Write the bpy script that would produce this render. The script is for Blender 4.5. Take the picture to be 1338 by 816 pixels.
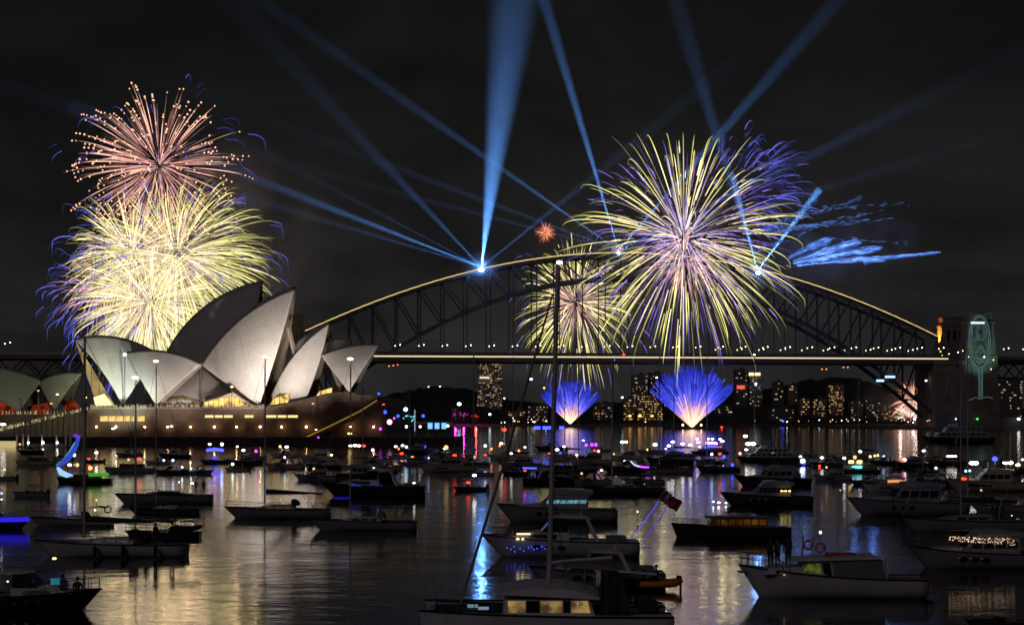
import bpy, bmesh, math, random
from mathutils import Vector, Matrix

for _o in list(bpy.data.objects):
    bpy.data.objects.remove(_o)
SC = bpy.context.scene
COL = SC.collection
RND = random.Random(7)
R = math.radians

# ------------------------------------------------------------------ camera
F = 2145.0            # focal length measured in photograph pixels (1338 wide)
HZ = 543.0            # horizon row of the photograph
H = 11.0              # eye height above the water
cam_d = bpy.data.cameras.new('camera')
cam = bpy.data.objects.new('camera', cam_d)
COL.objects.link(cam)
cam_d.sensor_width = 36.0
cam_d.lens = 36.0 * F / 1338.0
cam_d.shift_y = (HZ - 408.0) / 1338.0
cam_d.clip_start = 0.5
cam_d.clip_end = 30000
cam.location = (0, 0, H)
cam.rotation_euler = (R(90), 0, 0)
SC.camera = cam

# ------------------------------------------------------------------ night sky
W = bpy.data.worlds.new('World')
SC.world = W
W.use_nodes = True
nt = W.node_tree
nt.nodes.clear()
out = nt.nodes.new('ShaderNodeOutputWorld')
sky = nt.nodes.new('ShaderNodeTexSky')
sky.sky_type = 'NISHITA'
sky.sun_disc = False
sky.sun_elevation = R(1.0)
sky.sun_rotation = R(200)
bg1 = nt.nodes.new('ShaderNodeBackground')
bg1.inputs[1].default_value = 0.0012
nt.links.new(sky.outputs[0], bg1.inputs[0])
tc = nt.nodes.new('ShaderNodeTexCoord')
sep = nt.nodes.new('ShaderNodeSeparateXYZ')
nt.links.new(tc.outputs['Generated'], sep.inputs[0])
ramp = nt.nodes.new('ShaderNodeValToRGB')      # night cloud lit from the city below: brighter low, dark overhead
e = ramp.color_ramp.elements
e[0].position = 0.0;  e[0].color = (0.0165, 0.0170, 0.0186, 1)
e[1].position = 0.26; e[1].color = (0.0032, 0.0032, 0.0034, 1)
m_ = ramp.color_ramp.elements.new(0.10); m_.color = (0.0096, 0.0099, 0.0110, 1)
nt.links.new(sep.outputs[2], ramp.inputs[0])
mp = nt.nodes.new('ShaderNodeMapping')
mp.inputs['Scale'].default_value = (1.0, 1.0, 2.6)
nt.links.new(tc.outputs['Generated'], mp.inputs[0])
nz = nt.nodes.new('ShaderNodeTexNoise')
nz.inputs['Scale'].default_value = 5.0
nz.inputs['Detail'].default_value = 6.0
nz.inputs['Roughness'].default_value = 0.55
nz.inputs['Distortion'].default_value = 0.6
nt.links.new(mp.outputs[0], nz.inputs['Vector'])
cr = nt.nodes.new('ShaderNodeValToRGB')
cr.color_ramp.elements[0].position = 0.35; cr.color_ramp.elements[0].color = (0.55, 0.55, 0.57, 1)
cr.color_ramp.elements[1].position = 0.72; cr.color_ramp.elements[1].color = (1.75, 1.68, 1.62, 1)
nt.links.new(nz.outputs[0], cr.inputs[0])
mul = nt.nodes.new('ShaderNodeMixRGB'); mul.blend_type = 'MULTIPLY'; mul.inputs[0].default_value = 1
nt.links.new(ramp.outputs[0], mul.inputs[1]); nt.links.new(cr.outputs[0], mul.inputs[2])
bg2 = nt.nodes.new('ShaderNodeBackground'); bg2.inputs[1].default_value = 1.0
nt.links.new(mul.outputs[0], bg2.inputs[0])
add = nt.nodes.new('ShaderNodeAddShader')
nt.links.new(bg1.outputs[0], add.inputs[0]); nt.links.new(bg2.outputs[0], add.inputs[1])
nt.links.new(add.outputs[0], out.inputs[0])

# weak sun lamp added behind the camera to lift the near hull sides
sd = bpy.data.lights.new('fill_sun', 'SUN')
sd.energy = 0.115; sd.angle = R(20); sd.color = (1.0, 0.86, 0.98)
so = bpy.data.objects.new('fill_sun', sd); COL.objects.link(so)
so.rotation_euler = (R(58), 0, R(-25))

SC.render.engine = 'CYCLES'
SC.view_settings.view_transform = 'Standard'
SC.view_settings.look = 'None'
SC.view_settings.exposure = 0.0
SC.view_settings.gamma = 1.0
cy = SC.cycles
cy.use_denoising = True
cy.max_bounces = 5; cy.diffuse_bounces = 2; cy.glossy_bounces = 3
cy.transmission_bounces = 2; cy.transparent_max_bounces = 12; cy.volume_bounces = 0
cy.sample_clamp_indirect = 4.0
cy.caustics_reflective = False; cy.caustics_refractive = False
cy.filter_width = 1.6
cy.use_light_tree = True

# ------------------------------------------------------------------ measuring helpers
def at(px, py, D):
    """the point that stands D metres out along the view axis at photo pixel px, py"""
    return Vector(((px - 669.0) / F * D, D, H + (HZ - py) / F * D))
def ppm(D):
    return F / D
def dist(py):
    """distance of a point of the water surface seen at row py"""
    return H * F / (py - HZ)

# ------------------------------------------------------------------ materials
MATS = {}
def mat(name, col=(0.5, 0.5, 0.5), rough=0.6, metal=0.0, var=0.25, scale=1.5, spec=0.5, bump=0.0, coat=0.0):
    if name in MATS: return MATS[name]
    m = bpy.data.materials.new(name); m.use_nodes = True
    t = m.node_tree; b = t.nodes['Principled BSDF']
    b.inputs['Roughness'].default_value = rough
    b.inputs['Metallic'].default_value = metal
    b.inputs['Specular IOR Level'].default_value = spec
    if coat: b.inputs['Coat Weight'].default_value = coat
    n = t.nodes.new('ShaderNodeTexNoise'); n.inputs['Scale'].default_value = scale; n.inputs['Detail'].default_value = 5
    c = t.nodes.new('ShaderNodeTexCoord'); t.links.new(c.outputs['Object'], n.inputs['Vector'])
    r = t.nodes.new('ShaderNodeValToRGB')
    r.color_ramp.elements[0].position = 0.3; r.color_ramp.elements[1].position = 0.7
    r.color_ramp.elements[0].color = tuple(v * (1 - var) for v in col) + (1,)
    r.color_ramp.elements[1].color = tuple(min(1, v * (1 + var * 0.5)) for v in col) + (1,)
    t.links.new(n.outputs[0], r.inputs[0]); t.links.new(r.outputs[0], b.inputs['Base Color'])
    if bump:
        bp = t.nodes.new('ShaderNodeBump'); bp.inputs['Strength'].default_value = bump
        t.links.new(n.outputs[0], bp.inputs['Height']); t.links.new(bp.outputs[0], b.inputs['Normal'])
    MATS[name] = m
    return m
def glow(name, col, strength, sampled=True):
    if name in MATS: return MATS[name]
    m = bpy.data.materials.new(name); m.use_nodes = True
    t = m.node_tree; t.nodes.clear()
    o = t.nodes.new('ShaderNodeOutputMaterial'); s = t.nodes.new('ShaderNodeEmission')
    s.inputs[0].default_value = tuple(col) + (1,); s.inputs[1].default_value = strength
    t.links.new(s.outputs[0], o.inputs[0])
    m.cycles.emission_sampling = 'FRONT' if sampled else 'NONE'
    MATS[name] = m
    return m
def spark_mat():
    if 'burning_sparks' in MATS: return MATS['burning_sparks']
    m = bpy.data.materials.new('burning_sparks'); m.use_nodes = True
    t = m.node_tree; t.nodes.clear()
    o = t.nodes.new('ShaderNodeOutputMaterial'); s = t.nodes.new('ShaderNodeEmission')
    a = t.nodes.new('ShaderNodeVertexColor'); a.layer_name = 'burn'
    t.links.new(a.outputs[0], s.inputs[0]); s.inputs[1].default_value = 1.0
    t.links.new(s.outputs[0], o.inputs[0])
    m.cycles.emission_sampling = 'NONE'
    MATS['burning_sparks'] = m
    return m

LAMP = {  # colour, strength
 'white': ((1.0, 0.97, 0.92), 26), 'warm': ((1.0, 0.72, 0.36), 22), 'cool': ((0.72, 0.95, 1.0), 26), 'bluewhite': ((0.45, 0.62, 1.0), 24),
 'red': ((1.0, 0.045, 0.02), 13), 'orange': ((1.0, 0.22, 0.04), 13), 'blue': ((0.035, 0.05, 1.0), 16), 'purple': ((0.45, 0.05, 1.0), 11),
 'magenta': ((1.0, 0.08, 0.75), 10), 'green': ((0.10, 1.0, 0.12), 6), 'cyan': ((0.10, 0.75, 0.85), 9), 'yellow': ((1.0, 0.72, 0.22), 12),
 'amber': ((1.0, 0.45, 0.08), 8), 'wallwash': ((1.0, 0.60, 0.30), 62), 'searchlight': ((0.13, 0.36, 1.0), 420), 'pink': ((1.0, 0.35, 0.5), 12), 'dimblue': ((0.05, 0.09, 0.9), 3.0), 'dimwarm': ((1.0, 0.62, 0.25), 2.0)}
def lampmat(k):
    c, s = LAMP[k]
    return glow('lamp_glow_' + k, c, s * (1.0 if s > 60 else 0.30 if s > 5 else 0.7))

# ------------------------------------------------------------------ mesh builder
class MB:
    def __init__(self):
        self.v = []; self.f = []; self.mi = []; self.col = []
    def add(self, vs, fs, mi=0):
        o = len(self.v)
        self.v.extend([tuple(p) for p in vs])
        for f in fs:
            self.f.append(tuple(i + o for i in f)); self.mi.append(mi)
    def box(self, c, s, rz=0.0, mi=0, taper=1.0):
        x, y, z = s[0] / 2, s[1] / 2, s[2] / 2
        vs = []
        for sz in (-1, 1):
            k = taper if sz > 0 else 1
            for sx, sy in ((-1, -1), (1, -1), (1, 1), (-1, 1)):
                px, py = sx * x * k, sy * y * k
                vs.append((c[0] + px * math.cos(rz) - py * math.sin(rz), c[1] + px * math.sin(rz) + py * math.cos(rz), c[2] + sz * z))
        self.add(vs, [(3, 2, 1, 0), (4, 5, 6, 7), (0, 1, 5, 4), (1, 2, 6, 5), (2, 3, 7, 6), (3, 0, 4, 7)], mi)
    def beam(self, a, b, w, h=None, mi=0):
        """rectangular bar from a to b"""
        a = Vector(a); b = Vector(b); h = h or w
        d = (b - a).normalized()
        up = Vector((0, 0, 1)) if abs(d.z) < 0.95 else Vector((0, 1, 0))
        s = d.cross(up).normalized(); u = s.cross(d).normalized()
        vs = []
        for p in (a, b):
            for i, j in ((-1, -1), (1, -1), (1, 1), (-1, 1)):
                vs.append(p + s * (i * w / 2) + u * (j * h / 2))
        self.add(vs, [(3, 2, 1, 0), (4, 5, 6, 7), (0, 1, 5, 4), (1, 2, 6, 5), (2, 3, 7, 6), (3, 0, 4, 7)], mi)
    def tube(self, pts, rad, sides=6, cols=None, mi=0, cap=True):
        pts = [Vector(p) for p in pts]
        n = len(pts)
        if not hasattr(rad, '__len__'): rad = [rad] * n
        o = len(self.v)
        prev = None
        for i, p in enumerate(pts):
            d = (pts[min(i + 1, n - 1)] - pts[max(i - 1, 0)])
            if d.length < 1e-9: d = Vector((0, 0, 1))
            d.normalize()
            ref = Vector((0, 0, 1)) if abs(d.z) < 0.9 else Vector((1, 0, 0))
            s = d.cross(ref).normalized(); u = s.cross(d)
            for k in range(sides):
                a = 2 * math.pi * k / sides
                self.v.append(tuple(p + (s * math.cos(a) + u * math.sin(a)) * rad[i]))
                if cols: self.col.append(cols[i])
        for i in range(n - 1):
            for k in range(sides):
                k2 = (k + 1) % sides
                self.f.append((o + i * sides + k, o + i * sides + k2, o + (i + 1) * sides + k2, o + (i + 1) * sides + k)); self.mi.append(mi)
        if cap:
            self.f.append(tuple(o + k for k in range(sides))[::-1]); self.mi.append(mi)
            self.f.append(tuple(o + (n - 1) * sides + k for k in range(sides))); self.mi.append(mi)
    def ball(self, c, r, col=None, seg=6, rings=4, sq=(1, 1, 1), mi=0):
        o = len(self.v); c = Vector(c)
        self.v.append((c.x, c.y, c.z + r * sq[2]))
        for i in range(1, rings):
            th = math.pi * i / rings
            for k in range(seg):
                a = 2 * math.pi * k / seg
                self.v.append((c.x + r * sq[0] * math.sin(th) * math.cos(a), c.y + r * sq[1] * math.sin(th) * math.sin(a), c.z + r * sq[2] * math.cos(th)))
        self.v.append((c.x, c.y, c.z - r * sq[2]))
        last = len(self.v) - 1
        if col: self.col.extend([col] * (last - o + 1))
        for k in range(seg):
            k2 = (k + 1) % seg
            self.f.append((o, o + 1 + k, o + 1 + k2)); self.mi.append(mi)
            for i in range(rings - 2):
                a0 = o + 1 + i * seg
                self.f.append((a0 + k, a0 + seg + k, a0 + seg + k2, a0 + k2)); self.mi.append(mi)
            b0 = o + 1 + (rings - 2) * seg
            self.f.append((b0 + k, last, b0 + k2)); self.mi.append(mi)
    def prism(self, front, back, mi=0):
        """two matching outlines joined by a skirt"""
        n = len(front)
        vs = list(front) + list(back)
        fs = [tuple(range(n))[::-1], tuple(range(n, 2 * n))]
        for i in range(n):
            j = (i + 1) % n
            fs.append((i, j, n + j, n + i))
        self.add(vs, fs, mi)
    def outline(self, pix, D, depth, mi=0):
        """an outline measured on the photo, stood up D metres out and given real depth"""
        f = [at(x, y, D) for x, y in pix]
        b = [p + Vector((0, depth, 0)) for p in f]
        self.prism(f, b, mi)
    def build(self, name, m, parent=None, smooth=False, world=True, bevel=0.0, recalc=True):
        me = bpy.data.meshes.new(name)
        off = wloc(parent) if (parent is not None and world) else Vector((0, 0, 0))
        me.from_pydata([(a - off.x, b - off.y, c - off.z) for a, b, c in self.v], [], self.f)
        ms = m if isinstance(m, (list, tuple)) else [m]
        for q in ms: me.materials.append(q)
        if len(ms) > 1: me.polygons.foreach_set('material_index', self.mi)
        if self.col and len(self.col) == len(self.v):
            ca = me.color_attributes.new('burn', 'FLOAT_COLOR', 'POINT')
            flat = []
            for c in self.col: flat.extend((c[0], c[1], c[2], 1.0))
            ca.data.foreach_set('color', flat)
        if recalc:
            bm = bmesh.new(); bm.from_mesh(me)
            bmesh.ops.recalc_face_normals(bm, faces=bm.faces)
            bm.to_mesh(me); bm.free()
        if smooth: me.polygons.foreach_set('use_smooth', [True] * len(me.polygons))
        me.update()
        o = bpy.data.objects.new(name, me); COL.objects.link(o)
        if parent is not None: o.parent = parent
        if bevel:
            b = o.modifiers.new('edge', 'BEVEL'); b.width = bevel; b.segments = 2; b.limit_method = 'ANGLE'; b.angle_limit = R(40)
        return o

def wloc(p):
    v = Vector((0, 0, 0))
    while p is not None:
        v += p.location; p = p.parent
    return v
def tag(o, label=None, cat=None, group=None, kind=None):
    if label: o['label'] = label
    if cat: o['category'] = cat
    if group: o['group'] = group
    if kind: o['kind'] = kind
    return o
def thing(name, label, cat, loc=(0, 0, 0), rz=0.0, group=None):
    o = bpy.data.objects.new(name, None); COL.objects.link(o)
    o.empty_display_size = 1.0
    o.location = loc; o.rotation_euler = (0, 0, rz)
    return tag(o, label, cat, group)

BALLS = {}
def lamp_ball(name, key, parent, loc, r, sq=(1, 1, 1), label=None):
    """a glowing lamp globe; globes of one colour share their mesh"""
    if key not in BALLS:
        b = MB(); b.ball((0, 0, 0), 1.0, seg=8, rings=6)
        o = b.build(name, lampmat(key), None, smooth=True)
        BALLS[key] = o.data
    else:
        o = bpy.data.objects.new(name, BALLS[key]); COL.objects.link(o)
    r *= 0.62
    o.location = loc; o.scale = (r * sq[0], r * sq[1], r * sq[2])
    if parent is not None: o.parent = parent
    if label: o['label'] = label
    return o
UNIT = {}
def unit_box(name, m, parent, loc, size):
    """a small box; boxes of one material share their mesh"""
    if m.name not in UNIT:
        b = MB(); b.box((0, 0, 0), (1, 1, 1))
        o = b.build(name, m, None); UNIT[m.name] = o.data
    else:
        o = bpy.data.objects.new(name, UNIT[m.name]); COL.objects.link(o)
    o.location = loc; o.scale = size
    if parent is not None: o.parent = parent
    return o

# ================================================================== THE SETTING
# ------------------------------------------------------------------ water
def water_mat():
    m = bpy.data.materials.new('harbour_water'); m.use_nodes = True
    t = m.node_tree; b = t.nodes['Principled BSDF']
    b.inputs['Base Color'].default_value = (0.004, 0.006, 0.008, 1)
    b.inputs['Roughness'].default_value = 0.085
    b.inputs['IOR'].default_value = 1.33
    b.inputs['Specular IOR Level'].default_value = 0.5
    c = t.nodes.new('ShaderNodeTexCoord')
    last = None
    hs = []
    for sx, sy, sc, w in ((1.0, 1.6, 0.10, 1.0), (1.0, 1.3, 0.45, 0.42), (1.0, 1.2, 1.6, 0.15)):
        mpp = t.nodes.new('ShaderNodeMapping'); mpp.inputs['Scale'].default_value = (sx, sy, 1)
        mpp.inputs['Rotation'].default_value = (0, 0, R(12 * sc))
        t.links.new(c.outputs['Object'], mpp.inputs[0])
        n = t.nodes.new('ShaderNodeTexNoise'); n.inputs['Scale'].default_value = sc; n.inputs['Detail'].default_value = 3
        t.links.new(mpp.outputs[0], n.inputs['Vector'])
        k = t.nodes.new('ShaderNodeMath'); k.operation = 'MULTIPLY'; k.inputs[1].default_value = w
        t.links.new(n.outputs[0], k.inputs[0]); hs.append(k)
    a1 = t.nodes.new('ShaderNodeMath'); t.links.new(hs[0].outputs[0], a1.inputs[0]); t.links.new(hs[1].outputs[0], a1.inputs[1])
    a2 = t.nodes.new('ShaderNodeMath'); t.links.new(a1.outputs[0], a2.inputs[0]); t.links.new(hs[2].outputs[0], a2.inputs[1])
    bp = t.nodes.new('ShaderNodeBump'); bp.inputs['Strength'].default_value = 0.13; bp.inputs['Distance'].default_value = 0.45
    t.links.new(a2.outputs[0], bp.inputs['Height']); t.links.new(bp.outputs[0], b.inputs['Normal'])
    return m
w = MB()
w.add([(-4000, -200, 0), (4000, -200, 0), (4000, 9000, 0), (-4000, 9000, 0)], [(0, 1, 2, 3)])
tag(w.build('water', water_mat()), 'dark rippled harbour water carrying the reflections', kind='structure')

# ------------------------------------------------------------------ far shore and hills
land_m = mat('night_hillside', (0.030, 0.036, 0.030), 0.95, var=0.6, scale=0.02)
def ridge(name, pts, D, depth, label):
    b = MB()
    n = len(pts)
    front = []; top = []; back = []
    dense = []
    for i in range(n - 1):
        for k in range(8):
            u = k / 8
            x = pts[i][0] * (1 - u) + pts[i + 1][0] * u; y = pts[i][1] * (1 - u) + pts[i + 1][1] * u
            dense.append((x, y + RND.uniform(-1.6, 1.6)))
    dense.append(pts[-1])
    for x, y in dense:
        p = at(x, y, D + depth * 0.45)
        f = at(x, HZ, D); front.append((f.x, D, 0.05)); 
        top.append((p.x, p.y + RND.uniform(-15, 15), max(1.5, p.z)))
        g = at(x, HZ, D + depth); back.append((g.x, D + depth, 0.05))
    m = len(dense)
    mid = [((a[0] + c[0]) / 2 , (a[1] + c[1]) / 2 - depth * 0.1, (a[2] + c[2]) * 0.5 + RND.uniform(-1, 1)) for a, c in zip(front, top)]
    vs = front + mid + top + back
    fs = []
    for r_ in range(3):
        for i in range(m - 1):
            a = r_ * m + i
            fs.append((a, a + 1, a + m + 1, a + m))
    b.add(vs, fs)
    return tag(b.build(name, land_m, smooth=False), label, kind='structure')
ridge('hill', [(380, 541), (470, 530), (520, 512), (565, 505), (605, 507), (650, 520), (720, 528), (800, 526), (850, 520), (900, 515), (960, 512), (1010, 506), (1060, 495), (1110, 493), (1160, 505), (1225, 522), (1310, 534), (1420, 538)], 1760, 700, 'dark hillside behind the far shore')
qb = MB()   # stone quay edge of the far shore
A = [at(440, HZ, 1750), at(1060, HZ, 1730), at(1085, HZ, 1480), at(1200, HZ, 1330), at(1500, HZ, 1320)]
front = [(p.x, p.y, 0) for p in A]
qb.prism([(x, y, -1.0) for x, y, z in front] + [(900, 1850, -1), (-300, 1850, -1)], [(x, y, 2.2) for x, y, z in front] + [(900, 1850, 2.2), (-300, 1850, 2.2)])
tag(qb.build('shore', mat('shore_stone', (0.10, 0.09, 0.08), 0.9)), 'dark stone quay of the far shore', kind='structure')

# ================================================================== THE ARCH BRIDGE
BA = Vector(((395 - 669) / F * 1272, 1272, 0)); BB = Vector(((1225 - 669) / F * 1338, 1338, 0))
BU = (BB - BA).normalized(); BN = Vector((-BU.y, BU.x, 0)); BL = (BB - BA).length
def bp_(u, off, z):
    p = BA + BU * (u * BL) + BN * off
    return Vector((p.x, p.y, z))
def ztop(u): return 139.0 - 69.0 * (1 - 2 * u) ** 2 * (1.0 - 0.06 * (1 - 2 * u) ** 2)
def zbot(u): return 121.0 - 112.0 * (1 - 2 * u) ** 2
DECK = 57.0
steel = mat('grey_painted_steel', (0.045, 0.047, 0.05), 0.65, var=0.3, scale=0.1)
steel_d = mat('dark_deck_steel', (0.05, 0.048, 0.046), 0.75, var=0.3, scale=0.1)
bridge = thing('arch_bridge', 'dark steel arch bridge outlined with golden lights across the harbour', 'bridge', bp_(0, 0, 0))
NP = 28
for off in (0.0, 30.0):
    b = MB(); 
    for i in range(NP): b.beam(bp_(i / NP, off, ztop(i / NP)), bp_((i + 1) / NP, off, ztop((i + 1) / NP)), 1.4, 2.2)
    b.build('top_chord', steel, bridge)
    b = MB()
    for i in range(NP): b.beam(bp_(i / NP, off, zbot(i / NP)), bp_((i + 1) / NP, off, zbot((i + 1) / NP)), 1.8, 2.8)
    b.build('bottom_chord', steel, bridge)
    for i in range(NP + 1):
        u = i / NP
        b = MB(); b.beam(bp_(u, off, zbot(u)), bp_(u, off, ztop(u)), 1.3, 1.3); b.build('vertical_post', steel, bridge)
        if zbot(u) > DECK + 4:
            b = MB(); b.beam(bp_(u, off, DECK), bp_(u, off, zbot(u)), 0.8, 0.8); b.build('hanger', steel, bridge)
    for i in range(NP):
        j, k = (i, i + 1) if i < NP // 2 else (i + 1, i)
        b = MB(); b.beam(bp_(j / NP, off, ztop(j / NP)), bp_(k / NP, off, zbot(k / NP)), 1.1, 1.1); b.build('diagonal_brace', steel, bridge)
for i in range(1, NP):
    u = i / NP
    b = MB(); b.beam(bp_(u, 0, ztop(u)), bp_(u, 30, ztop(u)), 0.9, 0.9); b.beam(bp_(u, 0, zbot(u)), bp_(u, 30, zbot(u)), 0.9, 0.9)
    b.build('cross_brace', steel, bridge)
    if i < NP - 1:
        v = (i + 1) / NP
        b = MB(); b.beam(bp_(u, 0, ztop(u)), bp_(v, 30, ztop(v)), 0.6, 0.6); b.beam(bp_(u, 30, ztop(u)), bp_(v, 0, ztop(v)), 0.6, 0.6)
        b.build('wind_brace', steel, bridge)
b = MB(); c0 = bp_(-0.012, 15, DECK - 2.0); c1 = bp_(1.012, 15, DECK - 2.0); b.beam(c0, c1, 49.0, 4.0); b.build('deck', steel_d, bridge)
b = MB(); b.beam(bp_(-0.01, -9.2, DECK + 2.2), bp_(1.01, -9.2, DECK + 2.2), 0.3, 2.6); b.build('parapet', steel_d, bridge)
b = MB(); b.beam(bp_(-0.01, -9.8, DECK + 0.2), bp_(1.01, -9.8, DECK + 0.2), 0.3, 0.85); tag(b.build('deck_light_strip', glow('deck_strip_light', (1.0, 0.80, 0.55), 1.15, False), bridge), 'warm strip of light along the deck edge')
b = MB()
for i in range(NP * 2): b.beam(bp_(i / NP / 2, 0, ztop(i / NP / 2) + 1.7), bp_((i + 1) / NP / 2, 0, ztop((i + 1) / NP / 2) + 1.5), 0.45, 0.65)
tag(b.build('arch_light_strip', glow('arch_strip_light', (1.0, 0.70, 0.27), 1.05, False), bridge), 'golden strip of light along the arch crest')

# lamps along the deck: pole with two globes
def bridge_lamp(p, proto=[None]):
    if proto[0] is None:
        t = thing('bridge_lamp', 'pair of small warm globe lamps on a post above the bridge deck', 'street lamp', p, 0, 'lamps along the bridge deck')
        b = MB(); b.beam((0, 0, 0), (0, 0, 8.2), 0.25); b.beam((-2.0, 0, 8.2), (2.0, 0, 8.5), 0.2); b.build('lamp_post', steel, t, world=False)
        lamp_ball('globe', 'warm', t, (-1.9, -0.3, 8.3), 0.62); lamp_ball('globe', 'white', t, (2.0, -0.3, 9.1), 0.62)
        proto[0] = t
        return t
    r = proto[0].copy(); COL.objects.link(r); r.location = p
    for ch in proto[0].children:
        c = ch.copy(); COL.objects.link(c); c.parent = r
    return r
for i in range(3, NP + 1): bridge_lamp(bp_((i + 0.0) / NP, -8.0 if i % 2 else -7.6, DECK))
for i in range(18, NP): bridge_lamp(bp_((i + 0.5) / NP, 36.0, DECK))

# approach spans
def approach(u0, u1, label, npan):
    t = thing('approach_span', label, 'bridge', bp_(u0, 15, 0))
    b = MB(); b.beam(bp_(u0, 15, DECK - 1.5), bp_(u1, 15, DECK - 1.5), 49, 3.0); b.build('deck', steel_d, t)
    b = MB(); b.beam(bp_(u0, -9.2, DECK + 1.2), bp_(u1, -9.2, DECK + 1.2), 0.3, 2.2); b.build('parapet', mat('pale_parapet', (0.16, 0.15, 0.14), 0.7), t)
    for off in (2, 28):
        b = MB(); b.beam(bp_(u0, off, DECK - 15), bp_(u1, off, DECK - 15), 1.2, 1.4); b.build('bottom_chord', steel, t)
        for i in range(npan):
            a = u0 + (u1 - u0) * i / npan; c = u0 + (u1 - u0) * (i + 1) / npan; m2 = (a + c) / 2
            b = MB(); b.beam(bp_(a, off, DECK - 15), bp_(m2, off, DECK - 3), 0.9); b.beam(bp_(m2, off, DECK - 3), bp_(c, off, DECK - 15), 0.9); b.build('diagonal_brace', steel, t)
    for i in range(0, npan + 1, 4):
        a = u0 + (u1 - u0) * i / npan
        b = MB(); b.box(bp_(a, 2, (DECK - 16) / 2), (6, 5, DECK - 16)); b.box(bp_(a, 28, (DECK - 16) / 2), (6, 5, DECK - 16)); b.build('pier', mat('pier_granite', (0.14, 0.12, 0.10), 0.9), t)
    return t
approach(-0.72, -0.06, 'dark truss approach span running left behind the white shell roofs', 16)
approach(1.09, 1.42, 'dark truss approach span running right from the stone pylons', 8)
for i in (-19, -18.3, -15, -12): bridge_lamp(bp_(i / NP, -8, DECK))
for i in (31.0, 31.9, 33.4): bridge_lamp(bp_(i / NP, -8, DECK))

# granite pylons
granite = mat('granite_blocks', (0.20, 0.155, 0.115), 0.9, var=0.35, scale=0.12)
def course_lines(m):
    t = m.node_tree; b_ = t.nodes['Principled BSDF']; src = b_.inputs['Base Color'].links[0].from_socket
    c = t.nodes.new('ShaderNodeTexCoord'); sp = t.nodes.new('ShaderNodeSeparateXYZ'); t.links.new(c.outputs['Object'], sp.inputs[0])
    ad = t.nodes.new('ShaderNodeMath'); t.links.new(sp.outputs[0], ad.inputs[0]); t.links.new(sp.outputs[1], ad.inputs[1])
    cb = t.nodes.new('ShaderNodeCombineXYZ'); t.links.new(ad.outputs[0], cb.inputs[0]); t.links.new(sp.outputs[2], cb.inputs[1])
    k = t.nodes.new('ShaderNodeTexBrick'); k.inputs['Scale'].default_value = 1.0; k.inputs['Brick Width'].default_value = 4.5; k.inputs['Row Height'].default_value = 2.2; k.inputs['Mortar Size'].default_value = 0.10
    k.inputs['Color1'].default_value = (1, 1, 1, 1); k.inputs['Color2'].default_value = (.72, .72, .72, 1); k.inputs['Mortar'].default_value = (.4, .4, .4, 1)
    t.links.new(cb.outputs[0], k.inputs['Vector'])
    x = t.nodes.new('ShaderNodeMixRGB'); x.blend_type = 'MULTIPLY'; x.inputs[0].default_value = 1; t.links.new(src, x.inputs[1]); t.links.new(k.outputs[0], x.inputs[2]); t.links.new(x.outputs[0], b_.inputs['Base Color'])
course_lines(granite)
def pylon(x0, x1, ytop, D, label, glow_art=False):
    k = D / F
    cx = ((x0 + x1) / 2 - 669) * k; w_ = (x1 - x0) * k; zt = H + (HZ - ytop) * k
    t = thing('granite_pylon', label, 'pylon', (cx, D + w_ / 2, 0))
    def tier(b, z0, z1, w0, w1):
        vs = []
        for z, ww in ((z0, w0), (z1, w1)):
            for sx, sy in ((-1, -1), (1, -1), (1, 1), (-1, 1)): vs.append((sx * ww / 2, sy * ww / 2, z))
        b.add(vs, [(3, 2, 1, 0), (4, 5, 6, 7), (0, 1, 5, 4), (1, 2, 6, 5), (2, 3, 7, 6), (3, 0, 4, 7)])
    b = MB(); tier(b, 0, DECK + 3, w_ * 1.10, w_ * 1.0); b.build('base', granite, t, world=False, bevel=0.4)
    b = MB(); tier(b, DECK + 3, zt - 9, w_ * 0.94, w_ * 0.80); b.build('shaft', granite, t, world=False, bevel=0.3)
    b = MB(); tier(b, zt - 9, zt - 7, w_ * 0.86, w_ * 0.86); tier(b, zt - 7, zt - 1.5, w_ * 0.76, w_ * 0.70); tier(b, zt - 1.5, zt, w_ * 0.74, w_ * 0.74)
    b.build('parapet', granite, t, world=False, bevel=0.2)
    for sx in (-0.22, 0, 0.22):
        b = MB(); b.box((sx * w_, -w_ * 0.43 , zt - 16), (w_ * 0.07, w_ * 0.09, 9)); b.build('slit_window', mat('window_dark', (0.01, 0.01, 0.012), 0.2), t, world=False)
    return t, w_, zt
nearp, nw, nzt = pylon(1262, 1304, 408, 1322, 'granite bridge pylon carrying the pale blue light drawing')
farp, fw_, fzt = pylon(1229, 1266, 413, 1374, 'granite bridge pylon with its side face lit orange')
pylon(371, 399, 408, 1262, 'dim granite pylon peeking out behind the tallest white shell')
# abutment below the deck
t = thing('stone_abutment', 'dark stone abutment tower under the right end of the bridge', 'abutment', at(1245, HZ, 1326).to_tuple()[:2] + (0,))
b = MB(); b.outline([(1222, 560), (1222, 476), (1261, 476), (1261, 560)], 1326, 60); b.build('wall', granite, t, bevel=0.4)
b = MB(); b.outline([(1221, 476), (1221, 471), (1262, 471), (1262, 476)], 1325, 62); b.build('cornice', granite, t)
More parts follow.
